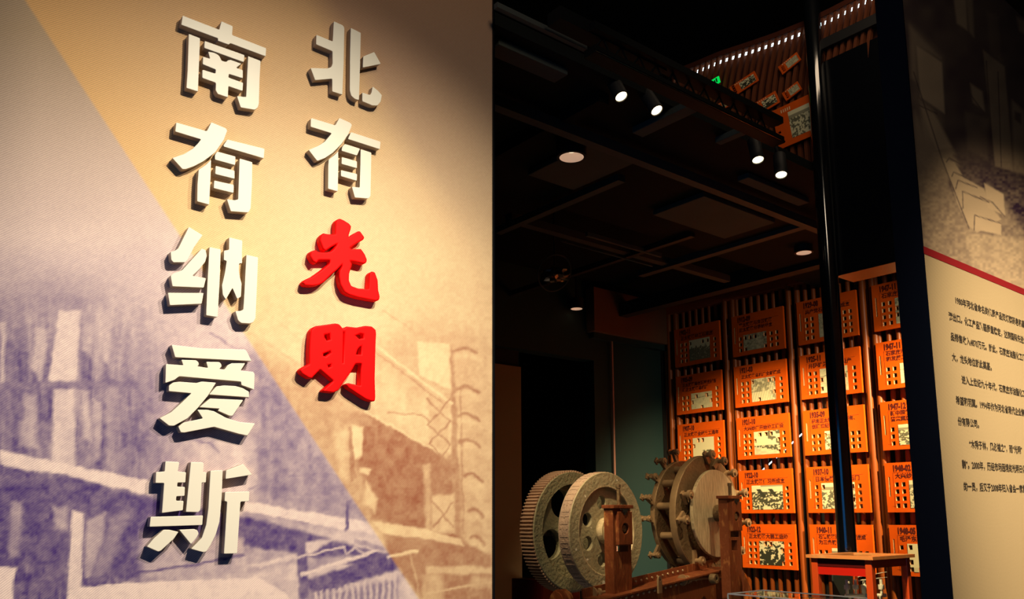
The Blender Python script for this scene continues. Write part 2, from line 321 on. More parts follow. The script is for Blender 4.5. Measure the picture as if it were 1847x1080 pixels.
    # ochre side
    for p, v, s in [([(650, 640), (720, 590), (760, 575), (888, 610), (888, 700), (760, 720)], .62, 30), ([(500, 650), (600, 700), (800, 830), (888, 860), (888, 1090), (770, 1090), (600, 850)], .52, 22),
                    ([(665, 745), (800, 822), (770, 960), (670, 935), (635, 800)], .20, 6), ([(590, 745), (655, 740), (680, 770), (610, 760)], .42, 5), ([(770, 830), (815, 820), (830, 990), (775, 970)], .25, 8),
                    ([(752, 616), (812, 620), (816, 705), (757, 675)], .92, 2.5), ([(812, 620), (822, 640), (832, 980), (816, 960)], .36, 4), ([(768, 690), (812, 705), (808, 830), (775, 790)], .66, 5),
                    ([(780, 895), (820, 890), (820, 960), (778, 960)], .72, 4), ([(764, 840), (776, 835), (778, 965), (768, 965)], .55, 4),
                    ([(818, 628), (860, 625), (888, 700), (888, 1090), (850, 1090), (835, 900)], .66, 5),
                    ([(636, 766), (655, 770), (652, 822), (634, 830)], .93, 3), ([(650, 843), (670, 846), (664, 856), (648, 852)], .85, 3), ([(628, 770), (634, 770), (642, 860), (632, 870)], .28, 2),
                    ([(660, 868), (680, 900), (676, 925), (655, 905)], .8, 5), ([(600, 780), (625, 770), (628, 870), (615, 860)], .75, 8),
                    ([(690, 948), (840, 978), (888, 1000), (888, 1090), (760, 1080), (700, 1000)], .27, 5),
                    ([(672, 940), (760, 952), (830, 972), (838, 985), (770, 972), (690, 962)], .88, 3),
                    ([(770, 1020), (888, 1022), (888, 1034), (770, 1036)], .72, 4), ([(760, 1036), (800, 1036), (800, 1090), (764, 1090)], .6, 5), ([(850, 1040), (888, 1040), (888, 1060), (850, 1064)], .62, 5)]:
        ok = (X > 445 + (Y - 620) * .63)
        L = np.where(ok, mix(L, v, pmask(X, Y, p, s)), L)
    for p, wd, v in [([(676, 622), (815, 728)], 5, .9), ([(672, 630), (800, 728)], 2, .35), ([(660, 742), (790, 815)], 5, .85), ([(690, 560), (750, 600)], 3, .6), ([(700, 745), (760, 748), (775, 760)], 3, .4), ([(480, 560), (640, 700)], 5, .78), ([(560, 580), (700, 700)], 4, .76), ([(450, 600), (700, 760)], 6, .7),
                     ([(700, 1004), (735, 996), (752, 994)], 6, .9), ([(770, 1070), (888, 1050)], 4, .7), ([(740, 1000), (760, 1090)], 4, .5),
                     ([(770, 720), (812, 760), (775, 800), (820, 850)], 3, .3), ([(812, 720), (772, 765), (812, 800), (790, 840)], 3, .3), ([(780, 905), (818, 950)], 3, .3), ([(818, 905), (782, 950)], 3, .3), ([(830, 700), (836, 960)], 3, .4)]:
        L = np.where(X > 440 + (Y - 620) * .62, mix(L, v, lmask(X, Y, p, wd)), L)
    for y0, y1, xa in [(632, 640, 818), (700, 712, 822), (750, 762, 826), (797, 810, 830), (858, 872, 838), (922, 935, 846), (970, 985, 850)]:
        arc = [(xa + (888 - xa) * t * .62, y0 + (y1 - y0) * t * t - 6 * math.sin(t * 2.6)) for t in np.linspace(0, 1, 9)]
        L = mix(L, .28, lmask(X, Y, arc, 6, 2)); L = mix(L, .88, lmask(X, Y, [(a + 2, b + 12) for a, b in arc], 6, 4) * .6)
    L = L + (vnoise(X, Y, 16, 16, 44) - .5) * .16 * np.clip((Y - 560) / 200, 0, 1) + (vnoise(X, Y, 7, 7, 11) - .5) * .16 * np.clip((Y - 300) / 300, 0, 1) + (vnoise(X, Y, 2.6, 2.6, 12) - .5) * .09
    L = np.clip(L, 0, 1)[..., None]; X, Y = X0, Y0
    pd, pl = s2l((66, 42, 116)), s2l((236, 212, 204)); od, ol = s2l((146, 78, 56)), s2l((238, 208, 164))
    pur = mix(pd, pl, L ** 1.1); ora = mix(od, ol, L)
    top = np.clip((330 - Y) / 420, 0, 1)[..., None]                       # more ochre and darker towards the top, partly light falloff put into the print
    ora = mix(ora, s2l((200, 152, 100)), top * .85); ora = mix(ora, s2l((240, 180, 96)), (np.clip(1 - np.abs(X - 300 - (Y - 395) * .66) / 260, 0, 1) * np.clip((620 - Y) / 300, 0, 1))[..., None] * .4)
    pur = mix(pur, s2l((176, 150, 112)), (np.clip((470 - Y) / 420, 0, 1))[..., None] * .85); pur = pur * (1 - .30 * np.clip((70 - X) / 120, 0, 1) * np.clip((700 - Y) / 500, 0, 1))[..., None]  # darkening at the left edge is light falloff put into the print
    line = 45 + Y * (710 / 1080); t = np.clip((X - line) / 5 + .5, 0, 1)[..., None]
    c = mix(pur, ora, t)
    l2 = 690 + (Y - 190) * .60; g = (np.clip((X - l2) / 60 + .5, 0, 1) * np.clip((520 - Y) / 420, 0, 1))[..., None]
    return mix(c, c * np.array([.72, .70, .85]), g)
# ------------------------------------------------------------------ the shell
uE, _ = W1.uv(887.5, 700)
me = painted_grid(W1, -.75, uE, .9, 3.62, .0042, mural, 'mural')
struct('wall_left', boxm(-2.6, uE, 0, 4.4, -.14, -.004), M_wall, W1.m)
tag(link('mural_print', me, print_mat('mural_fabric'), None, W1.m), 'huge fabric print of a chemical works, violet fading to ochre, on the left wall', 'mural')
tag(link('panel_edge_strip', boxm(uE + .001, uE + .009, 0, 4.3, -.14, .004), M_gloss, None, W1.m), 'thin black strip closing the right end of the mural wall', 'edge trim')
# ------------------------------------------------------------------ raised characters
TK = .024
def strokes(ox, oy, sc, loops): return [[(ox + x / sc, oy + y / sc) for x, y in lp] for lp in loops]
CH = {}
CH['nan'] = strokes(310, 20, 5.683, [[(110, 45), (485, 190), (507, 103), (625, 155), (618, 245), (968, 380), (962, 465), (600, 330), (582, 345), (470, 304), (472, 280), (95, 140)],
    [(172, 232), (290, 278), (285, 400), (268, 825), (148, 788), (160, 600), (168, 350)], [(335, 305), (745, 450), (738, 525), (330, 378)],
    [(370, 415), (430, 425), (470, 445), (490, 465), (510, 508), (555, 520), (575, 503), (600, 498), (715, 540), (660, 580), (728, 605), (728, 690), (585, 645), (580, 680), (732, 735), (725, 820), (580, 770), (575, 885), (470, 850), (447, 810), (450, 735), (310, 685), (312, 598), (445, 640), (450, 600), (315, 545), (318, 465), (390, 488)],
    [(780, 460), (910, 510), (900, 700), (893, 950), (880, 990), (850, 1012), (705, 988), (665, 870), (760, 880), (768, 700)]])
CH['you_left'] = strokes(300, 210, 5.684, [[(100, 60), (415, 150), (460, 58), (610, 120), (625, 145), (590, 240), (500, 370), (380, 460), (280, 512), (200, 540), (165, 540), (60, 425), (180, 385), (270, 330), (320, 280), (355, 235), (90, 155)],
    [(625, 235), (1007, 330), (1000, 430), (590, 310), (585, 295)], [(330, 545), (400, 500), (460, 440), (455, 600), (440, 905), (315, 870), (318, 700)],
    [(520, 358), (710, 410), (705, 500), (497, 442), (497, 395)], [(505, 505), (700, 555), (700, 640), (500, 590)], [(490, 655), (692, 700), (690, 785), (485, 735)],
    [(750, 430), (882, 468), (878, 700), (865, 945), (840, 985), (660, 972), (620, 848), (700, 858), (735, 850), (742, 650)]])
CH['na'] = strokes(285, 400, 5.4, [[(300, 48), (435, 130), (350, 250), (290, 370), (265, 395), (150, 395), (128, 370), (122, 290), (160, 283), (195, 260)],
    [(425, 260), (465, 275), (476, 330), (460, 390), (400, 465), (335, 525), (468, 548), (445, 642), (140, 628), (122, 525), (145, 505), (235, 470)],
    [(95, 690), (445, 692), (425, 798), (115, 812)], [(500, 245), (612, 268), (600, 600), (580, 928), (468, 910), (480, 600)],
    [(692, 150), (822, 182), (818, 290), (820, 405), (790, 405), (788, 480), (800, 550), (815, 600), (808, 730), (770, 750), (725, 645), (660, 757), (630, 710), (622, 620), (650, 500), (668, 380), (640, 372), (642, 280), (690, 272)],
    [(860, 320), (975, 345), (965, 600), (950, 940), (925, 980), (890, 990), (810, 985), (780, 960), (752, 868), (800, 868), (830, 855), (840, 700), (850, 500)]])
CH['ai'] = strokes(275, 610, 5.4, [[(185, 62), (500, 98), (900, 108), (918, 125), (965, 222), (220, 185)],
    [(130, 250), (300, 262), (280, 208), (425, 213), (450, 235), (452, 258), (437, 272), (540, 288), (522, 228), (650, 230), (670, 250), (674, 275), (650, 298), (700, 304), (730, 262), (770, 242), (905, 242), (858, 315), (980, 325), (995, 345), (990, 500), (865, 455), (862, 422), (260, 370), (215, 405), (125, 435)],
    [(160, 460), (200, 430), (260, 422), (430, 435), (480, 420), (620, 432), (540, 560), (440, 680), (340, 780), (210, 852), (160, 850), (68, 778), (180, 720), (290, 620), (378, 535), (158, 515)],
    [(550, 548), (620, 468), (700, 458), (810, 465), (880, 485), (940, 520), (942, 575)], [(455, 672), (560, 585), (885, 600), (780, 755), (750, 755), (635, 705), (652, 685)],
    [(435, 695), (530, 695), (600, 710), (720, 775), (850, 815), (1000, 828), (925, 948), (840, 930), (600, 862), (310, 918), (275, 915), (250, 860), (300, 820), (490, 780)]])
CH['si'] = strokes(255, 820, 5.143, [[(222, 60), (345, 66), (352, 76), (338, 155), (415, 162), (408, 258), (335, 258), (332, 295), (405, 298), (400, 382), (325, 385), (322, 425), (392, 428), (385, 515), (190, 540), (210, 262), (130, 262), (135, 160), (215, 155)],
    [(458, 68), (570, 70), (580, 85), (572, 160), (605, 165), (598, 258), (560, 258), (548, 510), (530, 532), (412, 530)], [(85, 575), (572, 562), (565, 652), (75, 668)],
    [(205, 695), (260, 695), (345, 715), (300, 780), (180, 890), (155, 898), (50, 852), (110, 780)], [(350, 695), (490, 688), (520, 700), (532, 730), (515, 765), (460, 830)],
    [(640, 148), (755, 142), (745, 400), (725, 620), (690, 740), (640, 840), (600, 900), (570, 903), (460, 872), (560, 770), (600, 650), (620, 500)],
    [(785, 145), (945, 85), (1028, 185), (780, 225)], [(775, 345), (1002, 340), (998, 432), (920, 435), (905, 650), (888, 915), (765, 918), (795, 435), (770, 430)]])
CH['bei'] = strokes(540, 30, 6.0, [[(372, 50), (470, 93), (487, 120), (480, 500), (465, 845), (355, 810), (355, 672), (170, 688), (120, 555), (300, 560), (345, 545), (358, 510), (358, 375), (180, 300), (183, 195), (360, 268)],
    [(555, 120), (665, 175), (658, 500), (645, 905), (600, 890), (560, 855), (545, 800), (548, 400)], [(690, 430), (810, 382), (882, 512), (685, 552)],
    [(680, 820), (765, 848), (780, 820), (792, 755), (850, 800), (893, 850), (880, 920), (845, 962), (790, 962), (680, 915)]])
CH['you_right'] = strokes(540, 205, 6.35, [[(140, 50), (410, 132), (458, 48), (585, 105), (603, 130), (560, 240), (480, 350), (380, 450), (290, 510), (205, 542), (105, 415), (220, 365), (290, 320), (370, 225), (128, 150), (130, 65)],
    [(590, 210), (930, 320), (922, 408), (555, 290)], [(335, 525), (400, 475), (445, 430), (447, 600), (440, 890), (328, 860), (330, 600)],
    [(520, 345), (695, 400), (660, 480), (482, 425), (490, 380)], [(485, 495), (660, 545), (660, 625), (482, 575)], [(475, 645), (662, 690), (658, 770), (475, 715)],
    [(700, 405), (825, 445), (820, 700), (815, 945), (790, 972), (635, 960), (600, 835), (690, 845), (697, 600)]])
CH['guang'] = strokes(530, 385, 6.0, [[(452, 90), (468, 65), (500, 52), (540, 68), (600, 105), (625, 135), (620, 170), (602, 215), (596, 255), (650, 215), (700, 188), (722, 190), (768, 255), (758, 280), (680, 325), (612, 372), (622, 382), (730, 380), (770, 435), (795, 495), (790, 530), (762, 545), (680, 525), (612, 512), (635, 545), (603, 650), (600, 720), (625, 780), (700, 808), (810, 815), (815, 720), (820, 645), (850, 622), (882, 635), (912, 720), (918, 830), (935, 900), (925, 935), (895, 948), (700, 910), (600, 880), (550, 850), (505, 770), (490, 680), (495, 620), (520, 575), (525, 552), (470, 610), (420, 650), (330, 740), (270, 775), (200, 785), (120, 778), (95, 745), (120, 715), (200, 680), (300, 610), (385, 540), (392, 505), (270, 505), (250, 538), (210, 520), (175, 460), (182, 410), (235, 390), (262, 413), (350, 418), (400, 410), (430, 385), (470, 330), (410, 362), (345, 405), (315, 380), (282, 290), (290, 240), (320, 210), (380, 222), (450, 222)]])
CH['ming'] = [strokes(530, 570, 6.17, [[(215, 125), (250, 108), (470, 78), (510, 88), (553, 140), (590, 112), (700, 125), (800, 105), (870, 112), (915, 150), (920, 190), (912, 400), (905, 700), (912, 900), (905, 945), (870, 950), (800, 925), (700, 860), (610, 800), (572, 757), (610, 742), (742, 772), (745, 600), (755, 530), (690, 530), (640, 620), (560, 730), (500, 825), (440, 852), (340, 840), (322, 825), (440, 720), (300, 600), (290, 600), (240, 650), (205, 690), (170, 690), (90, 640), (68, 600), (90, 575), (175, 530), (172, 400), (180, 250), (190, 160)],
    [(345, 205), (400, 195), (408, 260), (370, 270), (345, 235)], [(330, 415), (405, 388), (415, 405), (355, 448), (332, 440)], [(380, 540), (415, 535), (415, 560), (390, 572)], [(690, 215), (740, 195), (775, 200), (775, 245), (730, 252)], [(735, 345), (755, 335), (750, 425), (695, 425), (715, 370)],
    [(557, 175), (563, 175), (551, 520), (545, 520)]])]
def dens(lp):
    out = []
    for i, a in enumerate(lp):                                          # round each corner a little
        p = lp[i - 1]; n = lp[(i + 1) % len(lp)]; v1 = Vector(p) - Vector(a); v2 = Vector(n) - Vector(a)
        d = min(1.6, v1.length * .3, v2.length * .3); A = Vector(a)
        if d < .25: out.append(tuple(A)); continue
        A1 = A + v1.normalized() * d; A2 = A + v2.normalized() * d
        out += [tuple(A1), tuple((A1 + A2) * .25 + A * .5), tuple(A2)]
    return out
info = {'nan': 'cream raised character 南 at the top of the left column on the mural', 'you_left': 'cream raised character 有 below 南 in the left column on the mural',
        'na': 'cream raised character 纳 in the middle of the left column on the mural', 'ai': 'cream raised character 爱 fourth from the top in the left column',
        'si': 'cream raised character 斯 at the bottom of the left column on the mural', 'bei': 'cream raised character 北 at the top of the right column on the mural',
        'you_right': 'smaller cream raised character 有 between 北 and the red 光', 'guang': 'red raised brush-style character 光 in the right column on the mural', 'ming': 'red raised brush-style character 明 at the foot of the right column'}
for k, lab in info.items():
    red = k in ('guang', 'ming')
    sets = CH[k] if k == 'ming' else [[lp] for lp in CH[k]]
    tk = TK * (1.15 if red else 1)
    g = sets[0][0]; cx = sum(p[0] for p in g) / len(g); cy = sum(p[1] for p in g) / len(g); u0, z0 = W1.uv(cx, cy, tk)
    ch = thing('wall_character', W1.mat(u0, z0, 0), lab, 'lettering', 'raised characters on the mural') if not red else None
    for st in sets:
        lps = []
        for j, lp in enumerate(st):
            q = [W1.uv(x, y, tk) for x, y in (dens(lp) if j == 0 else lp)]; q = [(a - u0, b - z0) for a, b in q]
            ar = sum(q[i - 1][0] * q[i][1] - q[i][0] * q[i - 1][1] for i in range(len(q)))
            if (ar < 0) == (j == 0): q = q[::-1]
            lps.append(q)
        me = curve_solid(lps, tk, .0045 if red else .0011, 0.0005, 3 if red else 1)
        if red: smooth(me, 50); tag(link('wall_character', me, M_red, None, W1.mat(u0, z0, 0)), lab, 'lettering', 'raised characters on the mural')
        else:
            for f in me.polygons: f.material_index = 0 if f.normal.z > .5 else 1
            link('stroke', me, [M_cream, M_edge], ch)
# ------------------------------------------------------------------ right wall with the story panel
u2L, _ = W2.uv(1690, 740)
ztop = W2.uv(1828, 15)[1]
zr0 = W2.uv(1663, 443)[1]; zr1 = W2.uv(1665, 457)[1]
def story(X, Y):
    c = np.zeros(X.shape + (3,)); L = np.full(X.shape, .16)
    for p, v, s in [([(1640, 40), (1665, 60), (1700, 100), (1700, 460), (1655, 440)], .30, 8),
                    ([(1718, -20), (1742, -10), (1745, 55), (1726, 42)], .62, 3), ([(1742, -10), (1754, -5), (1757, 68), (1748, 58)], .45, 3),
                    ([(1652, 80), (1699, 113), (1704, 205), (1660, 175)], .80, 2.5), ([(1640, 45), (1655, 60), (1697, 105), (1652, 82), (1655, 150), (1644, 140)], .55, 5),
                    ([(1658, 180), (1680, 195), (1720, 270), (1730, 300), (1716, 290), (1700, 400), (1680, 400), (1670, 300)], .55, 5), ([(1660, 190), (1682, 200), (1716, 265), (1690, 270), (1678, 245)], .75, 4),
                    ([(1773, 90), (1812, 120), (1828, 310), (1795, 300), (1785, 200)], .50, 2.5), ([(1780, 20), (1800, 30), (1806, 110), (1786, 100)], .24, 5),
                    ([(1750, 150), (1772, 165), (1776, 200), (1755, 185)], .62, 3), ([(1740, 200), (1782, 215), (1782, 290), (1745, 270)], .28, 5),
                    ([(1825, 180), (1847, 200), (1850, 320), (1828, 310)], .50, 4), ([(1830, 200), (1842, 205), (1842, 225), (1830, 215)], .18, 3), ([(1834, 30), (1860, 45), (1860, 70), (1838, 55)], .5, 4),
                    ([(1720, 280), (1780, 296), (1900, 330), (1900, 520), (1815, 360), (1770, 330)], .12, 5), ([(1780, 330), (1815, 365), (1870, 460), (1860, 500), (1800, 420)], .42, 5),
                    ([(1650, 200), (1690, 300), (1765, 425), (1900, 450), (1900, 600), (1655, 480)], .50, 6), ([(1740, 415), (1900, 440), (1900, 560), (1760, 500)], .66, 6),
                    ([(1700, 285), (1722, 292), (1738, 320), (1775, 340), (1790, 375), (1806, 395), (1762, 420), (1745, 405), (1728, 370)], .82, 2), ([(1775, 330), (1810, 350), (1813, 388), (1782, 375)], .88, 2),
                    ([(1758, 388), (1806, 402), (1806, 424), (1758, 414)], .88, 2)]:
        L = mix(L, v, pmask(X, Y, p, s))
    for p in [[(1648, 130), (1700, 290), (1748, 412)], [(1658, 190), (1690, 205)], [(1707, 292), (1712, 285), (1740, 300), (1738, 318)], [(1717, 318), (1720, 310), (1752, 325)], [(1724, 340), (1728, 325), (1762, 338)], [(1737, 375), (1736, 345), (1784, 365)],
              [(1757, 415), (1758, 388), (1806, 403)], [(1768, 355), (1790, 365), (1812, 390)], [(1800, 130), (1806, 300)], [(1779, 110), (1792, 300)], [(1750, 170), (1776, 205)]]:
        L = mix(L, .14, lmask(X, Y, p, 1.8, 1))
    tex = vnoise(X, Y, 5, 4, 21) - .5; L = L + tex * .30 * np.clip((Y - 260) / 100, 0, 1) * (L < .78) + (vnoise(X, Y, 22, 22, 22) - .5) * .12
    L = np.clip(L, 0, 1)[..., None]
    return mix(s2l((56, 36, 58)), s2l((232, 202, 160)), L)
struct('wall_right', boxm(u2L + .003, 4.6, 0, ztop, -.085, -.003), M_wall, W2.m)
me = painted_grid(W2, u2L, 4.2, zr0, ztop, .0048, story, 'story')
sp = thing('story_panel', W2.m, 'tall fabric story panel with stone steps photo and black Chinese text on the right wall', 'wall panel')
link('photo_print', me, print_mat('story_fabric', period=.0040, angle=62), sp)
M_sand = print_mat('sand_fabric', period=.0040, angle=62)
def plain(X, Y): return np.ones(X.shape + (3,)) * s2l((204, 180, 138))
link('text_field', painted_grid(W2, u2L, 4.2, .3, zr1, .1, plain, 'sand'), M_sand, sp)
link('red_band', boxm(u2L, 4.2, zr1, zr0, -.002, .0012), M_band, sp)
lines = [(1722, 546, '1980年河北省命名的优质产品双灯牌药皂和晶玉牌'), (1711, 575, '港出口。化工产品糠醛质量稳定，达到国际先进水平'), (1714.5, 612, '品销售收入4870万元。就此，石家庄油脂化工厂'), (1717, 649, '大，龙头地位就此奠基。'),
         (1734.5, 690, '进入上世纪九十年代，石家庄市油脂化工厂'), (1724, 727, '希望和羽翼。1994年作为河北省现代企业制度'), (1727.5, 765, '份有限公司。'), (1748, 806.5, '“木秀于林，风必摧之”，而“光明”'), (1735, 843, '剿”。2000年，历经市场困境的光明日化'), (1738, 883, '的一员，后又于2008年归入省会一家集')]
for x, y, s in lines:
    u, z = W2.uv(x, y); me = text_mesh(s, .0305, .0006, 1.0, 1.0); tag(link('text_line', me, M_textk, sp, Matrix.Translation((u, z, .0012))), kind='stuff')
tag(link('end_column', boxm(u2L - .004, u2L + .002, 0, ztop + .02, -.094, .001), M_endc, None, W2.m), 'black glossy end face closing the story wall beside the lit timeline', 'column')
# ------------------------------------------------------------------ timeline wall
ROWZ = [3.273, 2.828, 2.380, 1.930, 1.483]; COLU = [-.818, -.172, .467, 1.106]; PW, PH = .511, .357
struct('wall_back', boxm(uc - .1, 2.6, 0, 4.5, -.62, -.5), M_dark, TL.m)
tw = thing('slat_screen', TL.m, 'tall screen of round orange wooden slats behind the timeline plates', 'screen')
u = uc + .03; sm = smooth(tubem((0, .1, 0), (0, 3.46, 0), .0185, 14)); k = 0
while u < 2.5:
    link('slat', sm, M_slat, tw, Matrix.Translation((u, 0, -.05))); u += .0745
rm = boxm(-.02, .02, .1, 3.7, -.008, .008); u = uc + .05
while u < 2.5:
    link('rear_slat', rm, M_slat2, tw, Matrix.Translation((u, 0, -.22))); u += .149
pm = smooth(tubem((0, .1, 0), (0, 3.46, 0), .024, 16))
for c in COLU + [1.745]:
    link('post', pm, M_slat, tw, Matrix.Translation((c - .092, 0, -.012))); link('post', pm, M_slat, tw, Matrix.Translation((c - .022, 0, -.03)))
link('header_beam', boxm(uc, 2.55, 3.44, 3.53, -.07, .01), M_head, tw)
link('left_return', boxm(uc - .0, uc + .02, .1, 3.5, -.5, .0), M_dark, tw)
link('rear_strut', boxm(0, 1.0, 0, .05, 0, .02), M_slat2, tw, Matrix.Translation((-.5, 1.0, -.32)) @ Matrix.Rotation(.9, 4, 'Z'))
link('rear_strut', boxm(0, 1.0, 0, .05, 0, .02), M_slat2, tw, Matrix.Translation((.9, 1.3, -.32)) @ Matrix.Rotation(.6, 4, 'Z'))
# LED bar glimpsed between the slats
a = TL.uv(1372, 851, -.14); b = TL.uv(1512, 722, -.14)
tag(link('light_bar', tubem((a[0], a[1], -.14), (b[0], b[1], -.14), .006, 8), M_led, None, TL.m), 'slanting white light bar glimpsed between the timeline slats', 'light')
def plate_mesh(holes):
    xs = sorted({0, PW, *[h[0] for h in holes], *[h[2] for h in holes]}); ys = sorted({0, PH, *[h[1] for h in holes], *[h[3] for h in holes]}); T = .022
    inh = lambda x, y: any(h[0] < x < h[2] and h[1] < y < h[3] for h in holes)
    bm = bmesh.new(); vc = {}
    def V(x, y, z):
        kk = (round(x, 5), round(y, 5), z)
        if kk not in vc: vc[kk] = bm.verts.new((x, y, z))
        return vc[kk]
    nx, ny = len(xs) - 1, len(ys) - 1
    sol = [[not inh((xs[i] + xs[i + 1]) / 2, (ys[j] + ys[j + 1]) / 2) for j in range(ny)] for i in range(nx)]
    S = lambda i, j: 0 <= i < nx and 0 <= j < ny and sol[i][j]
    for i in range(nx):
        for j in range(ny):
            if not sol[i][j]: continue
            x0, x1, y0, y1 = xs[i], xs[i + 1], ys[j], ys[j + 1]
            bm.faces.new((V(x0, y0, T), V(x1, y0, T), V(x1, y1, T), V(x0, y1, T))); bm.faces.new((V(x0, y1, 0), V(x1, y1, 0), V(x1, y0, 0), V(x0, y0, 0)))
            for (di, dj, a, b) in ((-1, 0, (x0, y1), (x0, y0)), (1, 0, (x1, y0), (x1, y1)), (0, -1, (x0, y0), (x1, y0)), (0, 1, (x1, y1), (x0, y1))):
                if not S(i + di, j + dj):
                    f = bm.faces.new((V(*a, 0), V(*b, 0), V(*b, T), V(*a, T)))
                    if 0 <= i + di < nx and 0 <= j + dj < ny: f.material_index = 1
    return mesh_from_bm('plate', bm)
def photo_mesh(x0, y0, x1, y1, notches, kind, seed):
    nx, ny = 56, 42; bm = bmesh.new(); lay = bm.loops.layers.float_color.new('Col')
    X, Y = np.meshgrid(np.arange(nx + 1) / nx, np.arange(ny + 1) / ny, indexing='ij')
    n1 = vnoise(X * 40, Y * 40, 4, 4, seed); n2 = vnoise(X * 40, Y * 40, 1.6, 1.6, seed + 1)
    if kind == 'trees': L = np.where(Y > .62 - .1 * n1 + .12 * np.sin(X * 14) ** 6, .9, .22 + .35 * (n2 > .78))
    elif kind == 'crowd': L = np.where(Y > .72, .92 - .5 * ((Y > .95) & (X > .3)), np.where(n2 > .62, .85, .08)); L = np.where(((np.abs(X - .30 + (Y - .7) * .6) < .07) | (np.abs(X - .68 - (.7 - Y) * .6) < .07)) & (Y > .5) & (Y < .85), .05, L); L = np.where((np.abs(X - .47) < .12) & (Y < .12), .9, L)
    elif kind == 'works': L = np.where(n1 > .5, .82, .45) + (n2 - .5) * .3; L = np.where((Y < .42) & (X < .7), .9, L); L = np.where(np.abs(np.sin((X - Y * .3) * 30)) < .25, L * .6, L)
    elif kind == 'plain': L = .86 + (n1 - .5) * .15 - .35 * (np.abs(Y - .68 - .06 * X) < .025) - .2 * (n2 > .8)
    elif kind == 'dark': L = np.where(n1 * .6 + n2 * .4 + (Y - .5) * .25 > .56, .88, .04)
    elif kind == 'street': L = np.where(Y > .4, .86 - .7 * ((X > .55) & (n1 > .55)), np.where(Y < .34 - .25 * X + .02, .55 + .3 * n1, np.where(n2 > .6, .7, .12)))
    elif kind == 'bush': L = np.where((Y < .42) & (X > .42) & (n1 + (X - .6) * .5 - (Y - .2) > .3), .15 + .3 * (n2 > .6), .9 - .15 * (Y < .15))
    elif kind == 'group': L = np.where(Y > .82, .9, np.where(n1 * .5 + n2 * .5 > .48, .82, .16)); L = np.where((Y > .72) & (Y < .84), .35, L)
    else: L = .6 + (n1 - .5) * .4 - .25 * (n2 > .6) * (Y > .3)
    L = np.clip(L, 0, 1)
    dk = s2l((14, 26, 20)); lt = s2l((240, 236, 190))
    for i in range(nx):
        for j in range(ny):
            a0, a1 = x0 + (x1 - x0) * i / nx, x0 + (x1 - x0) * (i + 1) / nx; b0, b1 = y0 + (y1 - y0) * j / ny, y0 + (y1 - y0) * (j + 1) / ny
            if any(h[0] - .001 < (a0 + a1) / 2 < h[2] + .001 and h[1] - .001 < (b0 + b1) / 2 < h[3] + .001 for h in notches): continue
            f = bm.faces.new([bm.verts.new(p) for p in ((a0, b0, 0), (a1, b0, 0), (a1, b1, 0), (a0, b1, 0))]); cs = [mix(dk, lt, L[p, q]) for p, q in ((i, j), (i + 1, j), (i + 1, j + 1), (i, j + 1))]
            for l, c in zip(f.loops, cs): l[lay] = (*c, 1)
    me = bpy.data.meshes.new('photo'); bm.to_mesh(me); bm.free(); return me
HW, HH = .026, .031
def hole(c, r): x = .083 + c * .0495; y = PH - (.158 + r * .0505); return (x - HW / 2, y - HH / 2, x + HW / 2, y + HH / 2)
hx = lambda c: .083 + c * .0495
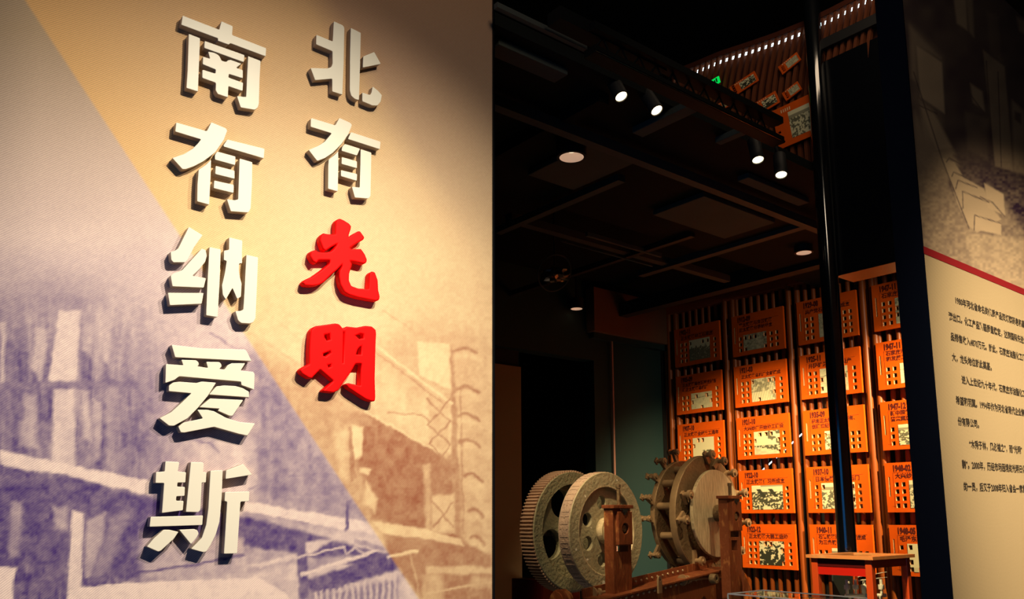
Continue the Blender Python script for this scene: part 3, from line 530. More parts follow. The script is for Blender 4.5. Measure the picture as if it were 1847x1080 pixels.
# (col,row): date, title lines, hole cells (column, row), photo columns/rows box, notches, picture kind
def std(two=0, right=1): return [(c, r) for c in (0, 1) for r in range(two, 4)] + [(7.6, r) for r in range(4)]
PL = {
 (0, 0): ('1902-11', ['正太铁路动工石家庄'], std(), (.172, .036, .405, .227), [(2, 0), (4.9, 0), (6, 0)], 'trees', 'plate topmost in the first column, with a photo of treetops'),
 (0, 1): ('1905-09', ['正太铁路局在石家庄村东', '建正太铁路总机厂'], std(1) + [(5.6, 0), (6.6, 0)], (.172, .036, .405, .18), [(3, 1), (5.4, 1), (2, 2), (6.3, 2), (4.2, 3)], 'plain', 'plate with a pale washed-out photo'),
 (0, 2): ('1907-10', ['正太铁路全线竣工通车'], std(), (.172, .03, .405, .222), [(3, 0), (4, 0), (2, 1), (6.3, 3)], 'bush', 'plate with a pale photo of a leafy bush above the machine'),
 (1, 0): ('1912-09', ['平太铁路与京汉铁路', '正太铁路分界站设立'], [(0, 1), (0, 2), (0, 3), (1, 1), (2, 1), (3, 1), (5, 1), (6.2, 1), (7.3, 1), (6.2, 2), (7.3, 2), (6.2, 3), (7.3, 3), (5, 3), (1, 3)], (.115, .035, .345, .175), [(1, 1), (2, 1), (3, 1), (5, 1), (1, 3), (5, 3)], 'mid', 'plate at the top of the second column, softly lit'),
 (1, 1): ('1921-03', ['正太铁路总机厂全部建成'], std(), (.172, .032, .405, .226), [(2, 0), (5.4, 0), (6.3, 0), (6.3, 2), (3.3, 3)], 'works', 'plate with a photo of factory roofs'),
 (1, 2): ('1921-10', ['大兴纱厂开始动工建设'], std(), (.172, .032, .42, .226), [(3, 0), (4.2, 0), (5.2, 0), (2, 1), (6.6, 1), (6.6, 3)], 'street', 'plate with a photo of tall masts and a street'),
 (1, 3): ('1922-10', ['正太铁路传习所成立'], [(0, r) for r in range(4)] + [(7.6, r) for r in range(4)], (.125, .030, .42, .228), [], 'crowd', 'plate with a wide photo of a crowd between two banners'),
 (1, 4): ('1922-12', ['正太铁路大罢工运动'], std(), (.172, .030, .405, .222), [(3, 0), (4, 0), (6.3, 1), (6.3, 3)], 'dark', 'plate with a nearly black photo of a figure, lowest in its column'),
 (2, 0): ('1929-08', ['共产党石家庄组织成立'], [(c, r) for c in (0, 1, 6.6, 7.6) for r in range(4)], (.19, .035, .37, .226), [], 'mid', 'dim plate at the top of the third column, half behind the black post'),
 (2, 1): ('1925-11', ['井陉矿务局建成投产'], std(), (.172, .032, .405, .226), [(2, 1.2), (6, 1), (2, 2.6)], 'plain', 'plate with a photo of a pale building, second row, behind the black post'),
 (2, 2): ('1935-09', ['纪念正太铁路收归国有、', '创建世纪铁路纪念'], [(c, r) for c in (0, 1, 6.6, 7.6) for r in (1, 2, 3)], (.18, .036, .37, .18), [(2, 1)], 'group', 'plate with two title lines, behind the black post'),
 (2, 3): ('1937-10', ['日本侵略军攻占石门'], [(0, r) for r in range(4)] + [(7.2, r) for r in range(4)], (.125, .030, .40, .228), [(1.2, 0), (6, 0), (6, 2)], 'group', 'plate with people in its photo, behind the black post'),
 (2, 4): ('1940-11', ['石德铁路通车，石家庄成', '为三条铁路交汇点'], [(c, r) for c in (0, 1, 6.6, 7.6) for r in (1, 2, 3)], (.18, .036, .37, .18), [], 'group', 'lowest in the third column, above the wooden case'),
 (3, 0): ('1947-11', ['石家庄解放'], std(), (.172, .032, .405, .226), [(2, 1), (2, 2)], 'mid', 'dim plate at the top of the fourth column'),
 (3, 1): ('1947-11', ['石家庄市政府恢复', '和发展工业生产'], std(1), (.172, .032, .405, .18), [], 'plain', 'plate, second in the fourth column'),
 (3, 2): ('1947-12', ['新中国第一个人民政权', '晋察冀边区石家庄'], [(0, 1), (0, 2), (0, 3), (7.6, 1), (7.6, 2), (7.6, 3)], (.125, .032, .41, .18), [], 'group', 'plate in the fourth column with a photo of a standing figure'),
 (3, 3): ('1948-02', ['大兴纱厂恢复生产'], std(), (.172, .030, .405, .226), [], 'group', 'plate in the fourth row of the fourth column'),
 (3, 4): ('1948-05', ['毛泽东率中央机关'], [(0, 0), (7.6, 0), (7.6, 1), (7.6, 2), (7.6, 3)], (.125, .030, .41, .226), [(1.3, 0), (1.3, 2), (1.3, 3), (2.6, 3)], 'bush', 'lowest plate of the fourth column, beside the black end face'),
}
slot = (.024, PH - .245, .034, PH - .10)
seen = 0
for (c, r), (date, title, cells, ph, notch, kind, desc) in PL.items():
    holes = [hole(*h) for h in cells] + [slot]; nh = [hole(*h) for h in notch]
    nh = [(max(h[0], ph[0] + .001), max(h[1], ph[1] + .001), min(h[2], ph[2] - .001), min(h[3], ph[3] - .001)) for h in nh]
    holes = [h for h in holes if not (h[0] < ph[2] + .004 and h[2] > ph[0] - .004 and h[1] < ph[3] + .004 and h[3] > ph[1] - .004)] + nh
    t = thing('timeline_plate', TL.mat(COLU[c], ROWZ[r] - PH, 0), 'orange %s %s' % (date, desc), 'display plate', 'orange plates of the timeline wall')
    link('panel', plate_mesh(holes), [M_plate, M_core], t)
    link('photograph', photo_mesh(*ph, nh, kind, 40 + seen * 3), M_photo, t, Matrix.Translation((0, 0, .0235)))
    me = text_mesh(date, .060, .0036, .66, 1.02); link('date', me, M_ink, t, Matrix.Translation((.058, PH - .062, .0228)))
    for i, s in enumerate(title):
        sz = min(.041 if len(title) == 1 else .037, .385 / len(s))
        me = text_mesh(s, sz, .0012, 1.0); link('title', me, M_ink, t, Matrix.Translation((.074, PH - (.112 if len(title) == 1 else .105) - i * .042, .0228)))
    def rl(bm):
        box(bm, .058, .47, PH - .074, PH - .0725, .022, .0226); box(bm, .058, .0595, .03, PH - .074, .022, .0226); box(bm, .04, .085, .042, .0432, .022, .0226)
    link('rule_line', B(rl), M_ink, t); seen += 1
# ------------------------------------------------------------------ teal side wall, doorway, bulkhead
uR = 0.0; uD1, zD = TE.uv(1071, 650); uD0, _ = TE.uv(948, 850); uB, _ = TE.uv(888, 900); zb = TE.uv(1125, 612)[1]
ts = struct('wall_far', B(lambda bm: (box(bm, uD1, .0, 0, 4.4, -.12, 0), box(bm, uD0 - 2.4, uD1, zD, 4.4, -.12, 0), box(bm, uD0 - 2.4, uD0 - .9, 0, zD, -.12, 0))), M_teal, TE.m)
uT0, _ = TE.uv(1058, 590)
struct('trim_1', boxm(uT0, -.002, zb, 3.55, 0, .10), M_brown, TE.m)
struct('trim_2', boxm(uT0 + .03, -.002, zb - .05, zb, 0, .06), M_teal, TE.m)
struct('wall_passage', B(lambda bm: (box(bm, uD0 - 1.2, uD1 + .3, 0, 3.2, -1.6, -1.5), box(bm, uD1, uD1 + .05, 0, 3.2, -1.5, -.12))), M_dark, TE.m)
dz = TE.uv(910, 655)[1]
struct('door_1', boxm(uD0 - .9, uD0, .02, dz, -.10, -.05), M_beige, TE.m)
struct('door_2', boxm(uD0 - .9, uD0, dz, zD, -.12, -.08), M_dark, TE.m)
pu, pz = TE.uv(1099, 613)
tag(link('wall_pipe', tubem((pu, .4, .03), (pu, pz, .03), .010), M_pipe, None, TE.m), 'thin pinkish vertical pipe on the teal wall above the flywheel', 'pipe')
# ------------------------------------------------------------------ floor and ceilings
struct('floor', boxm(-6, 9, -3, 14, -.1, 0), M_floor)
def hz(px, py, z):
    d = ray(px, py); t = (z - EYE) / d.z; p = d * t; return p.x, p.y
def uvp(x, y): v = Vector((x, y, 0)); return v.dot(U1), v.dot(U2)
HZ = Matrix(((U1.x, U2.x, 0, 0), (U1.y, U2.y, 0, 0), (0, 0, 1, 0), (0, 0, 0, 1)))    # local X along U1, Y along U2
# dark room beyond the mural wall line: ceiling from the wall line (v = 2.25) to the timeline
struct('ceiling', B(lambda bm: (box(bm, -6, 8, 3.5, 12, 3.62, 3.72), box(bm, -6, 8, 2.26, 3.5, 3.37, 3.42), box(bm, -6, 8, 3.48, 3.5, 3.42, 3.62))), M_ceil, HZ)
struct('ceiling_front', B(lambda bm: box(bm, -6, 8, -4, 4.6, 4.55, 4.65)), M_ceil, HZ)
struct('wall_void', B(lambda bm: box(bm, -6, 8, 3.9, 4.0, 3.72, 4.6)), M_dark, HZ)
def cpanel(p0, p1, z, label):
    a = uvp(*hz(*p0, z)); b = uvp(*hz(*p1, z)); x0, x1 = sorted((a[0], b[0])); y0, y1 = sorted((a[1], b[1]))
    tag(link('ceiling_panel', boxm(x0, x1, y0, y1, z, z + .03, bev=.004), M_cpanel, None, HZ), label, 'ceiling panel', 'brown acoustic panels under the black ceiling')
cpanel((1140, 240), (1272, 195), 3.335, 'brown ceiling panel right of the two left spotlights, under the track')
cpanel((1300, 262), (1350, 232), 3.335, 'small brown ceiling panel left of the two right spotlights')
cpanel((952, 316), (1150, 292), 3.335, 'brown ceiling panel right of the big downlight')
cpanel((1178, 388), (1398, 402), 3.335, 'wide brown ceiling panel left of the lintel, below the long bar')
cpanel((1350, 320), (1440, 372), 3.335, 'brown ceiling panel directly below the two right spotlights')
cpanel((1060, 425), (1190, 465), 3.335, 'dark brown ceiling panel behind the thin bright rod')
cpanel((900, 80), (1000, 150), 3.335, 'dim brown ceiling panel at the upper left, next to the mural')
def cbar(p0, p1, z, wd, ht, label, along=0, m=M_cbar):
    a = uvp(*hz(*p0, z)); b = uvp(*hz(*p1, z))
    if along == 0: y = (a[1] + b[1]) / 2; me = boxm(min(a[0], b[0]), max(a[0], b[0]), y - wd / 2, y + wd / 2, z, z + ht)
    else: x = (a[0] + b[0]) / 2; me = boxm(x - wd / 2, x + wd / 2, min(a[1], b[1]), max(a[1], b[1]), z, z + ht)
    return tag(link('ceiling_beam', me, m, None, HZ), label, 'beam')
cbar((870, 170), (1470, 426), 3.28, .05, .05, 'long grey ceiling bar running behind the big downlight')
cbar((900, 10), (1050, 96), 3.33, .02, .02, 'thin grey ceiling rail at the top left, next to the mural')
cbar((1000, 40), (1190, 135), 3.31, .07, .05, 'dark ceiling bar above the two left spotlights', 0, M_tblack)
cbar((888, 285), (1100, 190), 3.32, .06, .05, 'dark cross bar behind the big downlight', 1, M_ceil)
cbar((890, 420), (1130, 330), 3.31, .05, .04, 'grey cross bar below the big downlight', 1)
cbar((960, 380), (1270, 520), 3.36, .06, .05, 'dark ceiling bar passing above the foil duct')
cbar((1160, 500), (1460, 405), 3.34, .06, .05, 'dark cross bar above the timeline top', 1)
cbar((935, 610), (1520, 484), 3.33, .10, .12, 'heavy black cross beam along the top of the timeline and teal wall', 1, M_black)
cbar((888, 540), (1260, 430), 3.34, .04, .04, 'black cross bar above the small left downlight', 1, M_black)
cbar((1010, 437), (1180, 480), 3.30, .008, .008, 'thin bright metal rod hanging under the dark ceiling', 0, M_metal)
# the lighting truss on the line of the mural wall
t0 = uvp(*hz(1165, 128, 3.25)); t1 = uvp(*hz(1478, 292, 3.25)); vy = (t0[1] + t1[1]) / 2
tr = thing('lighting_track', HZ @ Matrix.Translation((0, vy, 0)), 'black lattice lighting track running from the mural wall to the black post', 'track')
link('upper_chord', boxm(2.0, 3.2, -.03, .03, 3.315, 3.345), M_tblack, tr); link('lower_chord', boxm(2.0, 3.2, -.03, .03, 3.22, 3.25), M_tblack, tr)
link('bright_lip', boxm(2.0, 3.2, -.034, -.030, 3.222, 3.229), M_gloss, tr)
def zig(bm):
    x = 2.02
    while x < 3.1: tube(bm, (x, 0, 3.25), (x + .05, 0, 3.315), .004, 6); tube(bm, (x + .05, 0, 3.315), (x + .10, 0, 3.25), .004, 6); x += .10
link('lattice', B(zig), M_tblack, tr)
# ------------------------------------------------------------------ lamps
def spotlamp(px, py, D, label, top):
    p = at(px, py, D); q = at(top[0], top[1], D + .05); ax = (p - q).normalized()
    Lq = ax.to_track_quat('-Z', 'Y').to_matrix().to_4x4()
    t = thing('track_spotlight', Matrix.Translation(p) @ Lq, label, 'spotlight', 'spotlights on the ceiling track')
    L = .115
    link('body', smooth(curve_solid([circ(.030, 28)], L, .002, 0.001)), M_black, t)
    link('lens', smooth(tubem((0, 0, .0025), (0, 0, -.0015), .025, 28)), M_bulb, t)
    def rg(bm):
        n = 28
        for r0, r1, z0, z1 in ((.026, .0305, -.001, -.006), ):
            a = [bm.verts.new((r0 * math.cos(i * math.tau / n), r0 * math.sin(i * math.tau / n), z1)) for i in range(n)]; b = [bm.verts.new((r1 * math.cos(i * math.tau / n), r1 * math.sin(i * math.tau / n), z1)) for i in range(n)]
            c = [bm.verts.new((r1 * math.cos(i * math.tau / n), r1 * math.sin(i * math.tau / n), .004)) for i in range(n)]; d = [bm.verts.new((r0 * math.cos(i * math.tau / n), r0 * math.sin(i * math.tau / n), .004)) for i in range(n)]
            for i in range(n):
                j = (i + 1) % n; bm.faces.new((a[i], a[j], b[j], b[i])); bm.faces.new((b[i], b[j], c[j], c[i])); bm.faces.new((d[i], d[j], a[j], a[i]))
    link('ring', B(rg), M_black, t)
    inv = (Matrix.Translation(p) @ Lq).inverted(); h = inv @ Vector((p.x - .01, p.y + .03, 3.30)); link('stem', tubem((0, 0, L * .8), h, .008, 8), M_black, t)
    return t
spotlamp(1120, 173, 3.28, 'first track spotlight from the left, glowing pale yellow', (1098, 132))
spotlamp(1184, 198, 3.38, 'second track spotlight from the left, tilted to the right', (1158, 160))
spotlamp(1367, 287, 3.66, 'third track spotlight, left one of the right-hand pair', (1356, 240))
spotlamp(1409, 314, 3.72, 'fourth track spotlight, nearest the black post', (1404, 268))
def downlight(px, py, R, z, h, label):
    d = ray(px, py); t = (z - EYE) / d.z; p = Vector((0, 0, EYE)) + d * t
    o = thing('downlight', Matrix.Translation(p), label, 'downlight', 'round black ceiling downlights')
    def cyl(bm):
        n = 36; prof = [(R * .80, .0), (R, .0), (R, h), (0, h)]
        rows = [[bm.verts.new((r * math.cos(i * math.tau / n), r * math.sin(i * math.tau / n), zz)) for i in range(n)] for r, zz in prof[:3]]
        for a, b in zip(rows[:-1], rows[1:]):
            for i in range(n): bm.faces.new((a[i], a[(i + 1) % n], b[(i + 1) % n], b[i]))
        bm.faces.new(rows[-1])
    link('housing', smooth(B(cyl)), M_black, o)
    def cone(bm):
        n = 36; prof = [(R * .80, .0), (R * .7, .02), (R * .5, .035), (R * .25, .042)]
        rows = [[bm.verts.new((r * math.cos(i * math.tau / n), r * math.sin(i * math.tau / n), zz)) for i in range(n)] for r, zz in prof]
        for a, b in zip(rows[:-1], rows[1:]):
            for i in range(n): bm.faces.new((a[i], a[(i + 1) % n], b[(i + 1) % n], b[i]))
    link('reflector', smooth(B(cone), 80), M_refl, o)
    link('bulb', tubem((0, 0, .042), (0, 0, .032), R * .25, 20), mat('small_bulb', (1, 1, 1), .5, emit=(1, .78, .5), es=1.4), o)
    return o
dl = downlight(1031, 284, .074, 3.28, .14, 'large black cylinder downlight with a white sticker, nearest the mural')
link('sticker', boxm(-.052, -.022, -.0745, -.0725, .115, .135), mat('sticker', (.6, .6, .6), .5), dl, Matrix.Rotation(-.1, 4, 'Z'))
link('stem', tubem((0, 0, .14), (0, 0, .35), .01, 8), M_black, dl)
d2 = downlight(1040, 557, .062, 3.32, .09, 'small downlight above the teal wall'); link('stem', tubem((0, 0, .09), (0, 0, .30), .01, 8), M_black, d2)
d3 = downlight(1450, 456, .062, 3.32, .09, 'small downlight above the timeline, beside the black post'); link('stem', tubem((0, 0, .09), (0, 0, .30), .01, 8), M_black, d3)
# foil duct
p = at(1000, 492, 5.4); fd = thing('foil_duct', Matrix.Translation(p), 'crumpled foil duct end in a round black ring under the ceiling', 'duct')
def torus(bm, R=.125, r=.006, n=36, k=6):
    rr = [[bm.verts.new(((R + r * math.cos(j * math.tau / k)) * math.cos(i * math.tau / n), r * math.sin(j * math.tau / k), (R + r * math.cos(j * math.tau / k)) * math.sin(i * math.tau / n))) for j in range(k)] for i in range(n)]
    for i in range(n):
        for j in range(k): bm.faces.new((rr[i][j], rr[(i + 1) % n][j], rr[(i + 1) % n][(j + 1) % k], rr[i][(j + 1) % k]))
link('ring', B(torus), M_cbar, fd, Matrix.Rotation(.5, 4, 'Z') @ Matrix.Rotation(.5, 4, 'X'))
bm = bmesh.new(); bmesh.ops.create_icosphere(bm, subdivisions=3, radius=.085)
for v in bm.verts: v.co *= .7 + .5 * random.random(); v.co.x *= 1.15; v.co.z = v.co.z * .6 - .02
link('foil', mesh_from_bm('foil', bm), mat('dark_foil', (.22, .2, .18), .3, metal=1), fd); link('hanger', tubem((0, 0, .05), (0, 0, 3.62 - p.z), .006, 8), M_black, fd)
# ------------------------------------------------------------------ timeline reflection in the mirror ceiling, built as solid curved slats and light strip
ZT = 4.22
tops = [hz(x, y, ZT) for x, y in [(1216, 140), (1226, 133), (1250, 124), (1300, 103), (1350, 87), (1400, 70), (1450, 50), (1500, 26), (1550, 0), (1590, -22)]]
tops = [Vector((a, b, 0)) for a, b in tops]; cum = [0]
for a, b in zip(tops[:-1], tops[1:]): cum.append(cum[-1] + (b - a).length)
def along(s):
    for i in range(len(tops) - 1):
        if s <= cum[i + 1] or i == len(tops) - 2:
            t = (s - cum[i]) / max(cum[i + 1] - cum[i], 1e-6); return tops[i].lerp(tops[i + 1], t), (tops[i + 1] - tops[i]).normalized()
us = thing('reflected_slat_screen', Matrix.Identity(4), 'curved rust-brown slats modelling the timeline reflection in the ceiling above the lighting track', 'screen')
s = .005; n = 0; led = []
ZB = 3.42
while s < cum[-1]:
    p, d = along(s); nrm = Vector((d.y, -d.x, 0))
    if nrm.dot(p) > 0: nrm = -nrm
    lean = d * -.10
    def slat(bm):
        prev = None
        for k in range(7):
            t = k / 6; z = ZB + (ZT - ZB) * t; c = p + lean * ((1 - t) + .35 * math.sin(math.pi * t)) + Vector((0, 0, z))
            q = [bm.verts.new(c + d * a * (.0075 if k > 4 else .010) + nrm * b * .012) for a, b in ((-1, -1), (1, -1), (1, 1), (-1, 1))]
            if prev:
                for i in range(4): bm.faces.new((prev[i], prev[(i + 1) % 4], q[(i + 1) % 4], q[i]))
            else: bm.faces.new(q[::-1])
            prev = q
        bm.faces.new(prev)
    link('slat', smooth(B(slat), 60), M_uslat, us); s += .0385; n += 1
def backing(bm):
    N = 40; rows = []
    for i in range(N + 1):
        p, d = along(cum[-1] * i / N); nr = Vector((d.y, -d.x, 0)); nr = -nr if nr.dot(p) > 0 else nr; q = p - nr * .035
        rows.append((bm.verts.new(q + Vector((0, 0, ZB)) - d * .1), bm.verts.new(q + Vector((0, 0, ZT + .03)))))
    for a, b in zip(rows[:-1], rows[1:]): bm.faces.new((a[0], b[0], b[1], a[1]))
link('backing', B(backing), M_uback, us)
def toprail(bm):
    N = 40; prev = None
    for i in range(N + 1):
        p, d = along(cum[-1] * i / N); nr = Vector((d.y, -d.x, 0)); nr = -nr if nr.dot(p) > 0 else nr
        q = [bm.verts.new(p + nr * a + Vector((0, 0, ZT + b))) for a, b in ((-.03, 0), (.018, 0), (.018, .03), (-.03, .03))]
        if prev:
            for j in range(4): bm.faces.new((prev[j], prev[(j + 1) % 4], q[(j + 1) % 4], q[j]))
        prev = q
link('top_rail', B(toprail), M_uback, us)
def strip(bm):
    N = 60; prev = None
    for i in range(N + 1):
        p, d = along(.01 + (cum[-1] - .02) * i / N); nr = Vector((d.y, -d.x, 0)); nr = -nr if nr.dot(p) > 0 else nr
        q = [bm.verts.new(p + nr * a + Vector((0, 0, ZT + b))) for a, b in ((-.024, -.024), (-.015, -.024), (-.015, -.010), (-.024, -.010))]
        if prev:
            for j in range(4): bm.faces.new((prev[j], prev[(j + 1) % 4], q[(j + 1) % 4], q[j]))
        prev = q
link('reflected_light_strip', B(strip), M_led, us)
# plates of the reflected timeline, built as solid panels
def usat(px, py, off):                                                  # the point of the curved screen seen in that direction
    d = ray(px, py); best = None
    for i in range(200):
        p, t = along(cum[-1] * i / 199)
        a = abs(math.atan2(d.x, d.y) - math.atan2(p.x, p.y))
        if best is None or a < best[0]: best = (a, p, t)
    p, t = best[1], best[2]; nr = Vector((t.y, -t.x, 0)); nr = -nr if nr.dot(p) > 0 else nr
    k = p.dot(nr) / Vector((d.x, d.y, 0)).dot(nr); P = Vector((0, 0, EYE)) + d * k; right = t if t.cross(UP).dot(nr) > 0 else -t
    return P + nr * off, right, nr
def uplate(px, py, wd, ht, rot, label, kind, seed):
    P, rr, nr = usat(px, py, .022); M = Matrix(((rr.x, 0, nr.x, P.x), (rr.y, 0, nr.y, P.y), (0, 1, 0, P.z), (0, 0, 0, 1))) @ Matrix.Rotation(rot, 4, 'Z')
    t = thing('reflected_plate', M, label, 'display plate', 'plates built for the timeline reflection')
    link('panel', curve_solid([rect(-wd / 2, -ht / 2, wd / 2, ht / 2)] + [rect(-wd / 2 + .012, -ht * .32 + k * ht * .2, -wd / 2 + .028, -ht * .32 + k * ht * .2 + .012)[::-1] for k in range(4)], .008, .001), M_plate, t)
    link('photograph', photo_mesh(-wd * .15, -ht * .36, wd * .42, ht * .3, [], kind, seed), M_photo, t, Matrix.Translation((0, 0, .0088)))
    link('mark', B(lambda bm: [box(bm, wd * -.3 + k * .012, wd * -.3 + k * .012 + .006, ht * .34, ht * .42, .0085, .0092) for k in range(5)]), M_core, t)
uplate(1345, 155, .16, .07, .35, 'small reflected plate with a dark photo, right of the green exit sign', 'dark', 301)
uplate(1428, 118, .12, .06, .4, 'small reflected plate high up beside the black post', 'mid', 304)
uplate(1385, 190, .14, .08, .3, 'small reflected plate in the middle, just above the track', 'dark', 307)
uplate(1432, 168, .10, .06, .4, 'small reflected plate above the large one beside the black post', 'mid', 310)
uplate(1440, 222, .24, .24, .12, 'largest reflected plate with a pale photo, beside the black post', 'group', 313)
uplate(1310, 192, .10, .05, .3, 'small reflected plate directly above the track, left end', 'mid', 316)
P, rr, nr = usat(1297, 155, .05)
ex = thing('reflected_exit_sign', Matrix(((rr.x, 0, nr.x, P.x), (rr.y, 0, nr.y, P.y), (0, 1, 0, P.z), (0, 0, 0, 1))) @ Matrix.Rotation(.2, 4, 'Z'), 'small green glowing exit sign with an arrow, built as part of the ceiling reflection', 'sign')
link('sign_face', boxm(-.012, .035, -.018, .022, 0, .008), M_exit, ex)
link('arrow', curve_solid([[(-.065, -.012), (-.045, .004), (-.045, -.006), (-.018, -.004), (-.018, -.018), (-.045, -.02), (-.045, -.028)]], .006, 0), M_exit, ex)
link('figure', B(lambda bm: (box(bm, .002, .010, -.012, .010, .008, .0095), box(bm, .014, .022, -.010, .016, .008, .0095))), M_hole, ex)
# ------------------------------------------------------------------ black post, lintel
cu, _ = W1.uv(1466, 100); cu2, _ = W1.uv(1503, 500)
pa = W1.uv(1478.5, 480)[0]; pb = W1.uv(1510, 480)[0]
pcx = W1.m @ Vector(((pa + pb) / 2, 0, 0)); PR = 16.5 / F * pcx.y * .98
post = tag(link('black_post', smooth(tubem((0, 0, 0), (0, 0, 4.5), PR, 40), 50), M_gloss3, None, Matrix.Translation((pcx.x, pcx.y, 0))), 'tall black glossy post with a blue sheen in front of the timeline', 'post')
pc = pcx + Vector((.03, 0, 0)); LT = Frame((pc.x, pc.y), -U2)
zl0 = LT.uv(1512, 497)[1]; zl1 = LT.uv(1492, 108)[1]
tag(link('glossy_lintel', boxm(0, .86, zl0, zl1, -.18, .0, bev=.003), M_gloss2, None, LT.m), 'large black mirror-like lintel panel between the post and the story wall', 'panel')
za = LT.uv(1492, 88)[1]; zb2 = LT.uv(1492, 70)[1]
tag(link('black_crossbar', boxm(0, .86, za, zb2, -.03, .02), M_black, None, LT.m), 'thin black crossbar above the glossy lintel', 'beam')
# ------------------------------------------------------------------ the machine
MU = head(45); MF = Matrix(((MU.x, 0, MU.cross(UP).x, 0), (MU.y, 0, MU.cross(UP).y, 0), (0, 1, 0, 0), (0, 0, 0, 1)))   # X along U1, Y up, Z towards front right
def mloc(p): return MF.inverted() @ p
base = at(1120, 1000, 4.85); base.z = .35
mach = thing('iron_machine', Matrix.Translation(base) @ MF, 'old iron machine with gear, flywheel, bolted discs and rusty posts', 'machine')
inv = mach.matrix_world.inverted()
def ML(p): return inv @ p
fc = ML(at(1096, 957, 5.0))                                              # flywheel front face centre
def T(v): return Matrix.Translation(v)
R = .345
fly = link('flywheel', smooth(curve_solid([circ(R, 96), circ(.262, 72)[::-1]], .085, .004, -.085)), M_fly, mach, T(fc))
holes = [circ(.040, 24, .168 * math.cos(math.radians(a)), .168 * math.sin(math.radians(a)))[::-1] for a in (97, 157, 205, 262, 325, 35)]
link('web', smooth(curve_solid([circ(.264, 72)] + holes, .035, .004, -.06)), M_fly, fly)
link('inner_bead', smooth(curve_solid([circ(.270, 72), circ(.256, 72)[::-1]], .012, .004, -.012)), M_disc, fly)
link('hub', smooth(B(lambda bm: (tube(bm, (0, 0, -.1), (0, 0, .02), .078, 32), tube(bm, (0, 0, .02), (0, 0, .075), .062, 32)))), M_disc, fly)
def glyphs(bm):
    n = 46
    for i in range(n):
        a = math.pi * .30 + i * (math.pi * 1.5) / n; 
        for z0, z1, da in random.choice([[(-.072, -.012, 0), (-.02, -.012, .02), (-.072, -.064, .02)], [(-.072, -.012, 0), (-.045, -.038, .02)], [(-.07, -.012, 0), (-.07, -.012, .025)], [(-.07, -.062, 0), (-.045, -.038, .01), (-.02, -.012, 0)]]):
            M = Matrix.Rotation(a + da, 4, 'Z'); box(bm, R - .001, R + .0035, -.003 if da == 0 else -.012, .003, z0, z1, M)
tag(link('cast_lettering', B(glyphs), M_rim, fly), kind='stuff')
link('rim_surface', smooth(curve_solid([circ(R + .0012, 96), circ(R - .004, 96)[::-1]], .076, 0, -.081)), M_rim, fly)
gc = ML(at(1034, 957, 5.25)); RG = .362; NT = 104; prof = []
for i in range(NT):
    a = i * math.tau / NT; w_ = math.tau / NT
    prof += [(r * math.cos(a + w_ * f), r * math.sin(a + w_ * f)) for r, f in ((RG, 0), (RG + .013, .14), (RG + .013, .42), (RG, .56))]
gear = link('gear_wheel', curve_solid([prof, circ(.30, 72)[::-1]], .10, 0, -.10), M_tooth, mach, T(gc))
link('rim_face', smooth(curve_solid([circ(RG + .001, 96), circ(.285, 72)[::-1]], .012, .003, -.005)), M_gear, gear)
gh = [circ(.088, 32, .185 * math.cos(math.radians(a)), .185 * math.sin(math.radians(a)))[::-1] for a in (115, 205, 295, 25)]
link('web', smooth(curve_solid([circ(.302, 72)] + gh, .045, .004, -.075)), M_gear, gear)
link('hub', smooth(tubem((0, 0, -.12), (0, 0, .02), .07, 32)), M_gear, gear)
link('drive_shaft', smooth(tubem(gc + Vector((0, 0, -.25)), fc + Vector((0, 0, .05)), .035, 24)), M_dbrown, mach)
# disc set
dc = ML(at(1293, 925, 5.6))
fd_ = link('front_disc', smooth(curve_solid([circ(.287, 96)], .024, .002, -.024)), M_disc, mach, T(dc))
link('hub', smooth(tubem((0, 0, 0), (0, 0, .10), .055, 28)), M_dbrown, fd_)
mdv = dc + Vector((.0, -.01, -.06)); md = link('middle_disc', smooth(curve_solid([circ(.392, 96), circ(.12, 40)[::-1]], .05, .003, -.05)), M_dbrown, mach, T(mdv))
link('rim_band', smooth(curve_solid([circ(.395, 96), circ(.386, 96)[::-1]], .046, .001, -.048)), M_bolt, md)
rdv = dc + Vector((.0, -.01, -.24)); rd = link('rear_disc', smooth(curve_solid([circ(.365, 96), circ(.12, 40)[::-1]], .035, .003, -.035)), M_dbrown, mach, T(rdv))
link('rim_band', smooth(curve_solid([circ(.368, 96), circ(.358, 96)[::-1]], .032, .001, -.034)), M_bolt, rd)
rod = smooth(tubem((0, 0, 0), (0, 0, .13), .024, 18))
for a in (20, 65, 110, 140, 170, 205, 250, 300, 340):
    ar = math.radians(a); link('spacer_rod', rod, M_bolt, rd, T((.32 * math.cos(ar), .32 * math.sin(ar), 0)))
def clampm(bm):
    box(bm, -.016, .016, -.07, .02, .0, .018); tube(bm, (0, 0, .0), (0, 0, .075), .016, 14); tube(bm, (0, 0, .052), (0, 0, .072), .029, 16); tube(bm, (0, 0, .072), (0, 0, .084), .014, 6)
cm = smooth(B(clampm), 30)
for a, r in ((95, .40), (72, .38), (50, .37), (158, .34), (235, .36), (275, .38), (-8, .40), (22, .40), (320, .38), (185, .37)):
    ar = math.radians(a); link('clamp_bolt', cm, M_bolt, md, T((r * math.cos(ar), r * math.sin(ar), 0)) @ Matrix.Rotation(ar - math.pi / 2 + (.6 if a % 2 else -.5), 4, 'Z'))
def arm(bm):
    box(bm, -.014, .014, -.04, .085, -.02, .0); tube(bm, (0, .07, -.045), (0, .07, .03), .013, 12); tube(bm, (0, .07, .01), (0, .07, .022), .022, 12); box(bm, -.018, .018, .055, .09, -.05, -.038)
am = smooth(B(arm), 30)
